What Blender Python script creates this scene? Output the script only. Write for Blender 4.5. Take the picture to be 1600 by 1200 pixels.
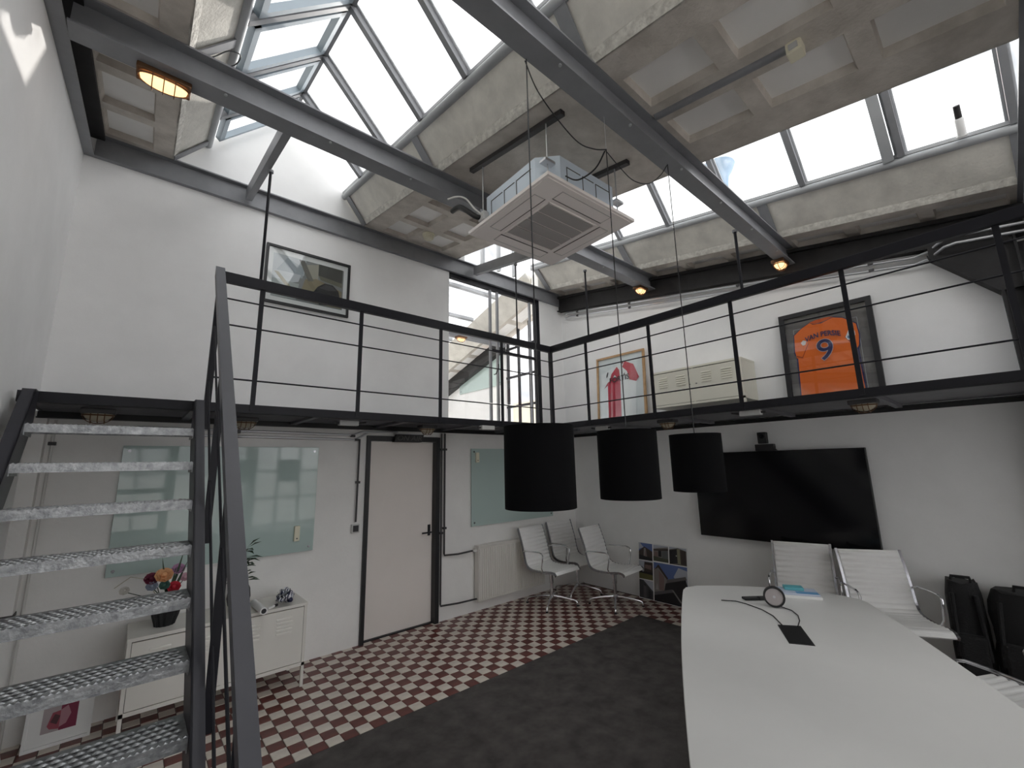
import bpy, math, random
from mathutils import Vector, Matrix
random.seed(7)
for o in list(bpy.data.objects): bpy.data.objects.remove(o)
S = bpy.context.scene
COL = S.collection
# ------------------------------------------------------------------ camera
cam = bpy.data.cameras.new('camera'); cam.sensor_width = 36; cam.lens = 673.255*36/1600
cam.clip_start = .02; cam.clip_end = 400
CR, CU, CF = (Vector((.75491,-.65548,-.02146)), Vector((-.10533,-.15347,.98252)), Vector((.64732,.73946,.1849)))
camo = bpy.data.objects.new('camera', cam); COL.objects.link(camo)
camo.matrix_world = Matrix(((CR[0],CU[0],-CF[0],0),(CR[1],CU[1],-CF[1],0),(CR[2],CU[2],-CF[2],1.7),(0,0,0,1)))
S.camera = camo
# ------------------------------------------------------------------ sky, sun, exposure
S.view_settings.view_transform = 'Standard'
try: S.view_settings.look = 'None'
except Exception: pass
S.view_settings.gamma = 1; S.view_settings.use_curve_mapping = False
S.view_settings.exposure = 1.1
S.cycles.max_bounces = 16; S.cycles.diffuse_bounces = 10; S.cycles.transparent_max_bounces = 24
SKY = 1.7
W = bpy.data.worlds.new('overcast_sky'); S.world = W; W.use_nodes = True
nt = W.node_tree; nt.nodes.clear()
def nn(t, k, **kw):
    n = t.nodes.new(k)
    for a, b in kw.items(): setattr(n, a, b)
    return n
tc = nn(nt,'ShaderNodeTexCoord'); nz = nn(nt,'ShaderNodeTexNoise'); nz.inputs['Scale'].default_value = 2.6
nz.inputs['Detail'].default_value = 5; nz.inputs['Roughness'].default_value = .55
rp = nn(nt,'ShaderNodeValToRGB'); rp.color_ramp.elements[0].position = .34; rp.color_ramp.elements[1].position = .70
rp.color_ramp.elements[0].color = (.20,.212,.225,1); rp.color_ramp.elements[1].color = (1.45,1.45,1.43,1)
sep = nn(nt,'ShaderNodeSeparateXYZ'); gr = nn(nt,'ShaderNodeMapRange'); gr.inputs[1].default_value = -.03; gr.inputs[2].default_value = .03
mixc = nn(nt,'ShaderNodeMix', data_type='RGBA'); mixc.inputs[6].default_value = (.62,.60,.57,1)
bg = nn(nt,'ShaderNodeBackground'); bg.inputs[1].default_value = SKY; ow = nn(nt,'ShaderNodeOutputWorld')
L = nt.links.new
L(tc.outputs['Generated'], nz.inputs['Vector']); L(nz.outputs['Fac'], rp.inputs['Fac'])
L(tc.outputs['Generated'], sep.inputs[0]); L(sep.outputs['Z'], gr.inputs[0]); L(gr.outputs[0], mixc.inputs[0])
L(rp.outputs['Color'], mixc.inputs[7]); L(mixc.outputs[2], bg.inputs[0]); L(bg.outputs[0], ow.inputs[0])
sun = bpy.data.lights.new('sun','SUN'); sun.energy = 2.0; sun.angle = math.radians(1.2); sun.color = (1,.95,.87)
suno = bpy.data.objects.new('sun', sun); COL.objects.link(suno); suno.location = (6,5,9)
SD = Vector((.70,.651,.505)).normalized()
suno.rotation_euler = SD.to_track_quat('Z','Y').to_euler()

# ------------------------------------------------------------------ materials
def mat(name, col, rough=.5, metal=0, var=0, scale=8, bump=0, bscale=40, spec=.5, coat=0, emit=None, estr=0, col2=None, sheen=0, detail=6):
    m = bpy.data.materials.new(name); m.use_nodes = True; t = m.node_tree; b = t.nodes['Principled BSDF']
    b.inputs['Base Color'].default_value = (*col,1); b.inputs['Roughness'].default_value = rough; b.inputs['Metallic'].default_value = metal
    b.inputs['Specular IOR Level'].default_value = spec; b.inputs['Coat Weight'].default_value = coat
    if sheen: b.inputs['Sheen Weight'].default_value = sheen
    if emit: b.inputs['Emission Color'].default_value = (*emit,1); b.inputs['Emission Strength'].default_value = estr
    if var or col2 or bump:
        c = nn(t,'ShaderNodeTexCoord')
    if var or col2:
        n = nn(t,'ShaderNodeTexNoise'); n.inputs['Scale'].default_value = scale; n.inputs['Detail'].default_value = detail; n.inputs['Roughness'].default_value = .62
        r = nn(t,'ShaderNodeValToRGB'); r.color_ramp.elements[0].position = .34; r.color_ramp.elements[1].position = .68
        a = col2 or tuple(x*(1-var) for x in col)
        z = col if col2 else tuple(min(1,x*(1+var)) for x in col)
        r.color_ramp.elements[0].color = (*a,1); r.color_ramp.elements[1].color = (*z,1)
        t.links.new(c.outputs['Object'], n.inputs['Vector']); t.links.new(n.outputs['Fac'], r.inputs['Fac']); t.links.new(r.outputs['Color'], b.inputs['Base Color'])
    if bump:
        n = nn(t,'ShaderNodeTexNoise'); n.inputs['Scale'].default_value = bscale; n.inputs['Detail'].default_value = 4
        u = nn(t,'ShaderNodeBump'); u.inputs['Strength'].default_value = bump; u.inputs['Distance'].default_value = .01
        t.links.new(c.outputs['Object'], n.inputs['Vector']); t.links.new(n.outputs['Fac'], u.inputs['Height']); t.links.new(u.outputs['Normal'], b.inputs['Normal'])
    return m
def glass(name, tint=(.965,.965,.975), milk=0, milkcol=(.9,.92,.92), gloss=.08, rough=.02, dirt=False):
    m = bpy.data.materials.new(name); m.use_nodes = True; t = m.node_tree; t.nodes.clear()
    o = nn(t,'ShaderNodeOutputMaterial'); tr = nn(t,'ShaderNodeBsdfTransparent'); tr.inputs[0].default_value = (*tint,1)
    gl = nn(t,'ShaderNodeBsdfGlossy'); gl.inputs['Roughness'].default_value = rough
    lw = nn(t,'ShaderNodeLayerWeight'); pw = nn(t,'ShaderNodeMath',operation='POWER'); pw.inputs[1].default_value = 5
    fr = nn(t,'ShaderNodeMath',operation='MULTIPLY_ADD'); fr.inputs[1].default_value = .9; fr.inputs[2].default_value = gloss*.5
    t.links.new(lw.outputs['Facing'], pw.inputs[0]); t.links.new(pw.outputs[0], fr.inputs[0])
    mx = nn(t,'ShaderNodeMixShader'); t.links.new(fr.outputs[0], mx.inputs[0]); t.links.new(tr.outputs[0], mx.inputs[1]); t.links.new(gl.outputs[0], mx.inputs[2])
    out = mx
    if milk:
        ts = nn(t,'ShaderNodeBsdfTranslucent'); ts.inputs[0].default_value = (*milkcol,1)
        m2 = nn(t,'ShaderNodeMixShader'); m2.inputs[0].default_value = milk
        if dirt:
            c = nn(t,'ShaderNodeTexCoord'); n = nn(t,'ShaderNodeTexNoise'); n.inputs['Scale'].default_value = 6; n.inputs['Detail'].default_value = 8; n.inputs['Roughness'].default_value = .7
            r = nn(t,'ShaderNodeMapRange'); r.inputs[1].default_value = .5; r.inputs[2].default_value = .75; r.inputs[3].default_value = milk*.55; r.inputs[4].default_value = min(1,milk*1.7)
            t.links.new(c.outputs['Object'], n.inputs['Vector']); t.links.new(n.outputs['Fac'], r.inputs[0]); t.links.new(r.outputs[0], m2.inputs[0])
        t.links.new(mx.outputs[0], m2.inputs[1]); t.links.new(ts.outputs[0], m2.inputs[2]); out = m2
    t.links.new(out.outputs[0], o.inputs[0]); return m
white = mat('white_plaster',(.87,.87,.865),.85,var=.03,scale=2.5,bump=.05,bscale=60)
white_low = mat('white_painted_brick',(.85,.84,.82),.8,var=.03,scale=3,bump=.08,bscale=45)
concrete = mat('concrete',(.70,.65,.59),.85,col2=(.50,.46,.41),scale=5,bump=.35,bscale=55)
concrete_l = mat('concrete_upstand',(.80,.775,.71),.85,col2=(.62,.60,.55),scale=4.5,bump=.4,bscale=45)
chipped = mat('chipped_concrete_edge',(.76,.74,.68),.9,col2=(.50,.48,.44),scale=22,bump=1.0,bscale=38)
board = mat('coffer_board',(.90,.885,.86),.9,var=.03,scale=3)
grey = mat('grey_steel_paint',(.23,.235,.25),.42,var=.08,scale=6)
grey_l = mat('light_grey_steel_paint',(.40,.415,.43),.4,var=.06,scale=6)
dark = mat('anthracite_steel',(.013,.013,.017),.45,spec=.22,var=.1,scale=9)
deck_m = mat('grey_deck_sheet',(.17,.17,.185),.5,.3,var=.1,scale=8)
stair_m = mat('skylit_stair_steel',(.034,.034,.043),.38,var=.08,scale=9)  # anthracite with the lavender sky light put into its colour
black = mat('black_steel',(.012,.012,.014),.45)
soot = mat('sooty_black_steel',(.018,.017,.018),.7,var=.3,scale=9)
galv = mat('galvanised_steel',(.50,.51,.52),.42,.75,col2=(.26,.27,.28),scale=26,bump=.25,bscale=60)
conduit_m = mat('steel_conduit',(.62,.63,.65),.3,.85)
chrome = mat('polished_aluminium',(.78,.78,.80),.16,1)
darkchrome = mat('dark_aluminium',(.34,.34,.36),.25,.9)  # darker aluminium for side rails, studs and locks
shade_m = mat('black_lampshade_fabric',(.0035,.0035,.004),.95,bump=.1,bscale=300,spec=.1)
cablem = mat('black_cable',(.006,.006,.007),.5)
leather = mat('white_leather',(.90,.895,.88),.5,var=.02,scale=10,bump=.08,bscale=160)
tabletop_m = mat('white_laminate',(.64,.635,.615),.38,var=.02,scale=3)
tile_red = mat('oxblood_tile',(.13,.032,.026),.36,var=.25,scale=9)
tile_wht = mat('cream_tile',(.66,.60,.53),.36,var=.12,scale=9)
grout = mat('dark_grout',(.10,.075,.065),.9)
carpet_m = mat('dark_grey_carpet',(.095,.084,.080),1,var=.35,scale=7,bump=.9,bscale=420,spec=.05,sheen=.1)
tvm = mat('tv_screen',(.004,.004,.005),.12,spec=.35)
blackplastic = mat('black_plastic',(.010,.010,.011),.45)
cabinet_m = mat('cream_white_lacquer',(.74,.72,.67),.42,var=.02,scale=3)
locker_m = mat('warm_cream_lacquer',(.72,.70,.60),.45,var=.02,scale=3)
seam = mat('dark_seam',(.06,.055,.05),.8)
door_m = mat('door_paint',(.84,.78,.735),.5,var=.02,scale=2)
rad_m = mat('radiator_enamel',(.74,.715,.67),.45)
wood = mat('light_oak',(.52,.33,.17),.5,col2=(.40,.24,.11),scale=14)
acw = mat('ac_panel_plastic',(.93,.865,.83),.45)
acg = mat('ac_filter_grille',(.42,.395,.385),.7,bump=.5,bscale=500)
acb = mat('ac_galvanised_body',(.66,.74,.82),.4,.25)
cream = mat('cream_plastic',(.78,.74,.58),.5)
boxw = mat('grey_white_plastic',(.55,.55,.54),.5)
pipe_w = mat('white_painted_pipe',(.66,.65,.63),.5)
pipe_d = mat('dark_pipe',(.05,.048,.05),.5)
paper = mat('white_paper',(.82,.82,.81),.6)
mat_board = mat('grey_mount_board',(.16,.15,.145),.8)
sash_m = mat('blue_grey_sash',(.30,.36,.41),.45)
glassboard = mat('sea_green_glass_board',(.46,.57,.545),.05,spec=.5)
pane_m = glass('skylight_glass',milk=.16,milkcol=(.95,.96,.96),dirt=True)
pane_c = glass('clear_glass',milk=0)
pic_glass = glass('picture_glass',tint=(.97,.98,.98))
leaf_m = mat('dark_green_leaf',(.018,.045,.016),.4,var=.3,scale=12)
lamp_glass = mat('lit_bulkhead_glass',(.9,.6,.3),.3,emit=(1,.55,.24),estr=1.1)
lamp_off = mat('unlit_bulkhead_glass',(.42,.37,.28),.25)
brass = mat('bronze_guard',(.16,.085,.045),.4,.7)
vase_m = mat('black_vase_glaze',(.008,.008,.009),.55)
fabric_blk = mat('black_nylon',(.008,.008,.009),.75,bump=.5,bscale=90,sheen=.05)

# ------------------------------------------------------------------ mesh helpers
OFF = {}
class MB:
    def __init__(s): s.v=[]; s.f=[]; s.mi=[]; s.k=0
    def add(s, vs, fs):
        n=len(s.v); s.v += [tuple(p) for p in vs]
        for f in fs: s.f.append(tuple(i+n for i in f)); s.mi.append(s.k)
        return s
    def box(s,x0,x1,y0,y1,z0,z1):
        return s.hexa([(x0,y0,z0),(x1,y0,z0),(x1,y1,z0),(x0,y1,z0),(x0,y0,z1),(x1,y0,z1),(x1,y1,z1),(x0,y1,z1)])
    def hexa(s,p): return s.add(p,[(3,2,1,0),(4,5,6,7),(0,1,5,4),(1,2,6,5),(2,3,7,6),(3,0,4,7)])
    def bbox(s,x0,x1,y0,y1,z0,z1,b):
        # box with bevelled edges
        import bmesh
        bm=bmesh.new(); bmesh.ops.create_cube(bm,size=1)
        for v in bm.verts: v.co=Vector(((x0+x1)/2+v.co.x*(x1-x0),(y0+y1)/2+v.co.y*(y1-y0),(z0+z1)/2+v.co.z*(z1-z0)))
        bmesh.ops.bevel(bm,geom=bm.edges[:],offset=b,segments=2,affect='EDGES',profile=.6)
        bm.verts.ensure_lookup_table(); bm.verts.index_update()
        s.add([v.co[:] for v in bm.verts],[[v.index for v in f.verts] for f in bm.faces]); bm.free(); return s
    def prism(s,pts,a,b,fn):
        # pts: 2D outline; fn(u,v,w)->xyz ; extruded w from a to b
        n=len(pts); vs=[fn(u,v,a) for u,v in pts]+[fn(u,v,b) for u,v in pts]
        fs=[tuple(range(n))[::-1],tuple(range(n,2*n))]+[(i,(i+1)%n,n+(i+1)%n,n+i) for i in range(n)]
        return s.add(vs,fs)
    def tube(s,pts,r,n=8,close=False,cap=True,rads=None):
        P=[Vector(p) for p in pts]; m=len(P); rings=[]; up=None
        for i,p in enumerate(P):
            if close: t=(P[(i+1)%m]-P[i-1])
            else: t=(P[min(i+1,m-1)]-P[max(i-1,0)])
            if t.length<1e-9: t=Vector((0,0,1))
            t.normalize()
            if up is None:
                up=Vector((0,0,1)) if abs(t.z)<.9 else Vector((1,0,0))
            a=t.cross(up)
            if a.length<1e-5: a=t.cross(Vector((0,1,0)))
            a.normalize(); b=a.cross(t).normalized(); up=b
            rr=rads[i] if rads else r
            rings.append([p+a*(rr*math.cos(2*math.pi*k/n))+b*(rr*math.sin(2*math.pi*k/n)) for k in range(n)])
        vs=[q for g in rings for q in g]; fs=[]
        for i in range(m if close else m-1):
            j=(i+1)%m
            for k in range(n): fs.append((i*n+k,i*n+(k+1)%n,j*n+(k+1)%n,j*n+k))
        if cap and not close: fs += [tuple(range(n))[::-1],tuple(range((m-1)*n,m*n))]
        return s.add(vs,fs)
    def lathe(s,prof,c=(0,0,0),n=24,axis='z'):
        vs=[];fs=[];m=len(prof)
        for k in range(n):
            a=2*math.pi*k/n
            for r,z in prof:
                if axis=='z': q=(c[0]+r*math.cos(a),c[1]+r*math.sin(a),c[2]+z)
                elif axis=='y': q=(c[0]+r*math.cos(a),c[1]+z,c[2]+r*math.sin(a))
                else: q=(c[0]+z,c[1]+r*math.cos(a),c[2]+r*math.sin(a))
                vs.append(q)
        for k in range(n):
            for i in range(m-1): fs.append((k*m+i,((k+1)%n)*m+i,((k+1)%n)*m+i+1,k*m+i+1))
        return s.add(vs,fs)
    def blob(s,c,r,n=10,jit=0):
        prof=[]; vs=[];fs=[]
        m=max(4,n//2)
        for i in range(m+1):
            th=math.pi*i/m
            for k in range(n):
                a=2*math.pi*k/n; j=1+jit*(random.random()-.5)
                vs.append((c[0]+r[0]*j*math.sin(th)*math.cos(a),c[1]+r[1]*j*math.sin(th)*math.sin(a),c[2]+r[2]*j*math.cos(th)))
        for i in range(m):
            for k in range(n): fs.append((i*n+k,(i+1)*n+k,(i+1)*n+(k+1)%n,i*n+(k+1)%n))
        return s.add(vs,fs)
    def build(s,name,m,parent=None,smooth=False,world=True,angle=40):
        me=bpy.data.meshes.new(name); off=Vector((0,0,0))
        if parent is not None and world: off=OFF.get(parent,Vector((0,0,0)))
        me.from_pydata([tuple(Vector(p)-off) for p in s.v],[],s.f); me.update()
        ms=m if isinstance(m,(list,tuple)) else [m]
        for q in ms: me.materials.append(q)
        if len(ms)>1:
            for p,i in zip(me.polygons,s.mi): p.material_index=i
        import bmesh
        bm=bmesh.new(); bm.from_mesh(me); bmesh.ops.recalc_face_normals(bm,faces=bm.faces[:]); bm.to_mesh(me); bm.free()
        if smooth:
            for p in me.polygons: p.use_smooth=True
            try: me.set_sharp_from_angle(angle=math.radians(angle))
            except Exception: pass
        o=bpy.data.objects.new(name,me); COL.objects.link(o)
        if parent is not None: o.parent=parent
        OFF[o]=off
        return o
def tag(o,label=None,cat=None,group=None,kind=None):
    if label: o['label']=label
    if cat: o['category']=cat
    if group: o['group']=group
    if kind: o['kind']=kind
    return o
def thing(name,label,cat,loc=(0,0,0),rotz=0,group=None,kind=None):
    o=bpy.data.objects.new(name,None); COL.objects.link(o); o.location=loc; o.rotation_euler=(0,0,rotz); o.empty_display_size=.1
    OFF[o]=Vector(loc); return tag(o,label,cat,group,kind)
def struct(name,loc=(0,0,0)):
    o=bpy.data.objects.new(name,None); COL.objects.link(o); o.location=loc; OFF[o]=Vector(loc); o['kind']='structure'; o.empty_display_size=.1; return o
def copy_tree(o,parent=None):
    c=o.copy(); COL.objects.link(c); c.parent=parent
    for ch in o.children: copy_tree(ch,c)
    return c
def B(*a): return MB().box(*a)
def text_mesh(txt,size,shear=0,extr=.0006,bold=0):
    cu=bpy.data.curves.new('lettering','FONT'); cu.body=txt; cu.size=size; cu.align_x='CENTER'; cu.align_y='CENTER'; cu.shear=shear; cu.extrude=extr; cu.offset=bold
    o=bpy.data.objects.new('lettering',cu); COL.objects.link(o); dg=bpy.context.evaluated_depsgraph_get()
    me=bpy.data.meshes.new_from_object(o.evaluated_get(dg)); bpy.data.objects.remove(o); return me
def place_text(txt,size,m,parent,fn,name='lettering',**kw):
    # fn maps flat text coords (x,y,z) to world
    me=text_mesh(txt,size,**kw); off=OFF.get(parent,Vector((0,0,0)))
    for v in me.vertices: v.co=Vector(fn(*v.co))-off
    me.materials.clear(); me.materials.append(m); o=bpy.data.objects.new(name,me); COL.objects.link(o); o.parent=parent; OFF[o]=off; return o
PALCACHE={}
def ink(c,rough=.6):
    k=tuple(round(x,3) for x in c)
    if k not in PALCACHE: PALCACHE[k]=mat('print_ink_%d'%len(PALCACHE),c,rough)
    return PALCACHE[k]
def printed(name,polys,parent,fn,step=.0004):
    # flat print: list of (polygon in 0..1 coords, colour); fn(u,v,d)->world
    b=MB(); ms=[]
    for i,(pl,c) in enumerate(polys):
        m=ink(c)
        if m not in ms: ms.append(m)
        b.k=ms.index(m); b.add([fn(u,v,step*(i+1)) for u,v in pl],[tuple(range(len(pl)))])
    return b.build(name,ms,parent)

# ------------------------------------------------------------------ roof geometry
SL=.16
def rz(y): return 3.73+SL*y           # underside of the concrete slabs
YA, YU, XB, XL, YK = 4.49, 4.60, 5.15, -.56, -3.7
BAYS=[(2.93,4.58),(1.29,2.92),(-.36,1.28),(-2.0,-.37),(-3.66,-2.01)]

# ------------------------------------------------------------------ walls
w=MB()
w.box(XL,1.86,YA,4.75,-.06,2.15).box(2.75,XB,YA,4.75,-.06,2.15).box(1.86,2.75,YA,4.75,2.045,2.15)
w.build('wall_back_lower',white_low)['kind']='structure'
w=MB(); w.box(XL,2.93,YU,4.75,2.15,4.75).box(4.63,XB,YU,4.75,2.15,4.75)
gz=lambda d:3.53+d+SL*4.6
for xa,xm,xb in ((.235,.88,1.52),):
    w.prism([(xa-.1,4.75),(xa-.02,gz(.55)),(xm,gz(1.22)),(xb+.02,gz(.55)),(xb+.1,4.75)],YU,4.75,lambda u,v,q:(u,q,v))
w.box(2.93,3.2,YU,4.75,4.46,4.75)
w.build('wall_back_upper',white)['kind']='structure'
MB().prism([(YK-.15,-.06),(4.75,-.06),(4.75,3.85+SL*4.75),(YK-.15,3.85+SL*(YK-.15))],XL-.15,XL,lambda u,v,x:(x,u,v)).build('wall_left',white)['kind']='structure'
w=MB(); w.prism([(YK-.15,-.06),(4.75,-.06),(4.75,3.85+SL*4.75),(YK-.15,3.85+SL*(YK-.15))],XB,XB+.15,lambda u,v,x:(x,u,v))
w.prism([(6.05,2.1),(9.0,2.1),(9.0,4.49-4.3*.3),(6.05,4.49-1.35*.3)],XB,XB+.15,lambda u,v,x:(x,u,v)).box(XB,XB+.15,4.75,6.05,4.3,4.5)
w.build('wall_right',white)['kind']='structure'
# rear wall with tall steel windows behind the camera
w=MB()
w.box(XL,XB,YK-.15,YK,-.06,.35).box(XL,XB,YK-.15,YK,3.0,3.27)
for a,b in ((XL,-.4),(2.2,2.4),(5.0,XB)): w.box(a,b,YK-.15,YK,.35,3.0)
w.build('wall_rear',white)['kind']='structure'
def steel_window(name,x0,x1,z0,z1,y,nx,nz_):
    o=struct(name,((x0+x1)/2,y,z0))
    for i in range(nx+1):
        x=x0+(x1-x0)*i/nx; B(x-.025,x+.025,y-.04,y+.02,z0,z1).build('mullion',dark,o)
    for i in range(nz_+1):
        z=z0+(z1-z0)*i/nz_; B(x0,x1,y-.035,y+.015,z-.025,z+.025).build('glazing_bar',dark,o)
    for i in range(nx):
        for j in range(nz_):
            a=x0+(x1-x0)*i/nx+.025;b=x0+(x1-x0)*(i+1)/nx-.025;c=z0+(z1-z0)*j/nz_+.025;d=z0+(z1-z0)*(j+1)/nz_-.025
            B(a,b,y-.013,y-.007,c,d).build('pane',pane_c,o)
steel_window('window_3',-.4,2.2,.35,3.0,YK-.08,5,4)
steel_window('window_4',2.4,5.0,.35,3.0,YK-.08,5,4)

# ------------------------------------------------------------------ floor and tiles
fl=B(XL,XB,YK,YA,-.06,-.004).build('floor',grout); fl['kind']='structure'; fl['label']='oxblood and cream chequered tile floor under the deck'
PT=.0975
def tilemesh(m):
    b=MB(); h=PT/2-.002; c=.0015
    b.add([(-h,-h,-.004),(h,-h,-.004),(h,h,-.004),(-h,h,-.004),(-h+c,-h+c,0),(h-c,-h+c,0),(h-c,h-c,0),(-h+c,h-c,0)],[(4,5,6,7),(0,1,5,4),(1,2,6,5),(2,3,7,6),(3,0,4,7)])
    me=bpy.data.meshes.new('tile'); me.from_pydata(b.v,[],b.f); me.materials.append(m); return me
TM=[tilemesh(tile_red),tilemesh(tile_wht)]
def proj(p):
    d=Vector(p)-Vector((0,0,1.7)); z=d.dot(CF)
    if z<.1: return None
    return 800+673.255*d.dot(CR)/z,600-673.255*d.dot(CU)/z,z
cand=[]
X0=2.04-PT/2; Y0=3.07
for i in range(-28,34):
    for j in range(-36,15):
        x=X0+(i+.5)*PT; y=Y0+(j+.5)*PT
        if x-PT/2<XL-.03 or x+PT/2>XB+.05 or y+PT/2>YA+.05: continue
        if y+PT/2<2.99 and x+PT/2<4.45: continue
        wht=((i+j+1)%2==0)
        q=proj((x,y,0)); score=-1
        if q and -5<q[0]<1600 and q[1]<1205:
            hid=q[0]<400 and (q[0]>292 or q[1]<1130)
            hid=hid or q[0]>1068
            score=0 if hid else 1/q[2]
        cand.append((score,x,y,wht))
cand.sort(key=lambda t:-t[0])
rest=MB()
for n,(sc,x,y,wt) in enumerate(cand):
    if n<300 and sc>0:
        o=bpy.data.objects.new('tile',TM[int(wt)]); COL.objects.link(o); o.location=(x,y,random.uniform(-.0006,.0004)); o.parent=fl
    else:
        rest.k=int(wt); h=PT/2-.002; c=.0015; dz=random.uniform(-.0006,.0004)
        rest.add([(x-h,y-h,-.004),(x+h,y-h,-.004),(x+h,y+h,-.004),(x-h,y+h,-.004),(x-h+c,y-h+c,dz),(x+h-c,y-h+c,dz),(x+h-c,y+h-c,dz),(x-h+c,y+h-c,dz)],[(4,5,6,7),(0,1,5,4),(1,2,6,5),(2,3,7,6),(3,0,4,7)])
rest.build('remaining_tiles',[tile_red,tile_wht],fl)['kind']='stuff'
cp=MB().bbox(XL+.01,4.51,YK+.02,3.055,.0012,.009,.003).build('carpet',carpet_m)
tag(cp,'dark charcoal fitted carpet under the white table','carpet')

# ------------------------------------------------------------------ concrete roof
ceil=struct('ceiling',(0,0,4))
def slab(x0,x1,y0,y1,cols,rows):
    b=MB(); xs=sorted({x0,x1,*[c for q in cols for c in q]}); ys=sorted({y0,y1,*[c for q in rows for c in q]})
    P=lambda x,y,d:(x,y,rz(y)+d)
    holes=[(c,r) for c in cols for r in rows]
    for i in range(len(xs)-1):
        for j in range(len(ys)-1):
            a,c,d,e=xs[i],xs[i+1],ys[j],ys[j+1]
            if any(abs(h[0][0]-a)<1e-6 and abs(h[0][1]-c)<1e-6 and abs(h[1][0]-d)<1e-6 and abs(h[1][1]-e)<1e-6 for h in holes):
                D=.055; k=.012
                lo=[P(a,d,0),P(c,d,0),P(c,e,0),P(a,e,0)]; hi=[P(a+k,d+k,D),P(c-k,d+k,D),P(c-k,e-k,D),P(a+k,e-k,D)]
                b.add(lo+hi,[(0,1,5,4),(1,2,6,5),(2,3,7,6),(3,0,4,7)])
            else: b.add([P(a,d,0),P(c,d,0),P(c,e,0),P(a,e,0)],[(3,2,1,0)])
    b.add([P(x0,y0,0),P(x1,y0,0),P(x1,y1,0),P(x0,y1,0),P(x0,y0,.13),P(x1,y0,.13),P(x1,y1,.13),P(x0,y1,.13)],[(4,5,6,7),(0,1,5,4),(1,2,6,5),(2,3,7,6),(3,0,4,7)])
    o=b.build('roof_slab',concrete,ceil)
    for c,r in holes:
        q=MB(); k=.006
        q.hexa([P(c[0]+k,r[0]+k,.053),P(c[1]-k,r[0]+k,.053),P(c[1]-k,r[1]-k,.053),P(c[0]+k,r[1]-k,.053),P(c[0]+k,r[0]+k,.066),P(c[1]-k,r[0]+k,.066),P(c[1]-k,r[1]-k,.066),P(c[0]+k,r[1]-k,.066)])
        q.build('coffer_panel',board,o)
    return o
def upstand(xb,xt,y0,y1):
    # sloping concrete kerb from slab edge (xb, d=0) up to the gutter (xt, d=.30)
    s=1 if xb>xt else -1
    P=lambda u,v,y:(u,y,rz(y)+v)
    MB().prism([(xb-s*.03,.06),(xt,.30),(xt+s*.08,.33),(xb+s*.08,.125),(xb+s*.01,.06)],y0,y1,P).build('roof_upstand',concrete_l,ceil)
    # chipped lower arris, slightly uneven
    b=MB(); n=14; pr=[]
    for i in range(n+1):
        y=y0+(y1-y0)*i/n; j=random.uniform(-.006,.006)
        pr.append([P(xb,.0,y),P(xb-s*(.012+j*.5),.02+j,y),P(xb-s*.03,.06+j,y),P(xb+s*.012,.066,y),P(xb+s*.012,.0,y)])
    vs=[q for g in pr for q in g]; fs=[]
    for i in range(n):
        for k in range(5): fs.append((i*5+k,i*5+(k+1)%5,(i+1)*5+(k+1)%5,(i+1)*5+k))
    b.add(vs,fs); b.build('chipped_arris',chipped,ceil)
for bi,(y0,y1) in enumerate(BAYS):
    t=y1-.105
    rows=[(t-.42-k*.52,t-k*.52) for k in range(3)]
    slab(XL+.02,0,y0,y1,[(-.44,-.14)],rows)
    upstand(0,.235,y0,y1)
    slab(1.74,3.03,y0,y1,[] if bi==1 else [(1.95,2.255),(2.445,2.755)],rows)
    upstand(1.74,1.52,y0,y1); upstand(3.03,3.25,y0,y1)
    slab(4.77,XB+.1,y0,y1,[(4.90,5.13)],rows)
    upstand(4.77,4.48,y0,y1)
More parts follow.
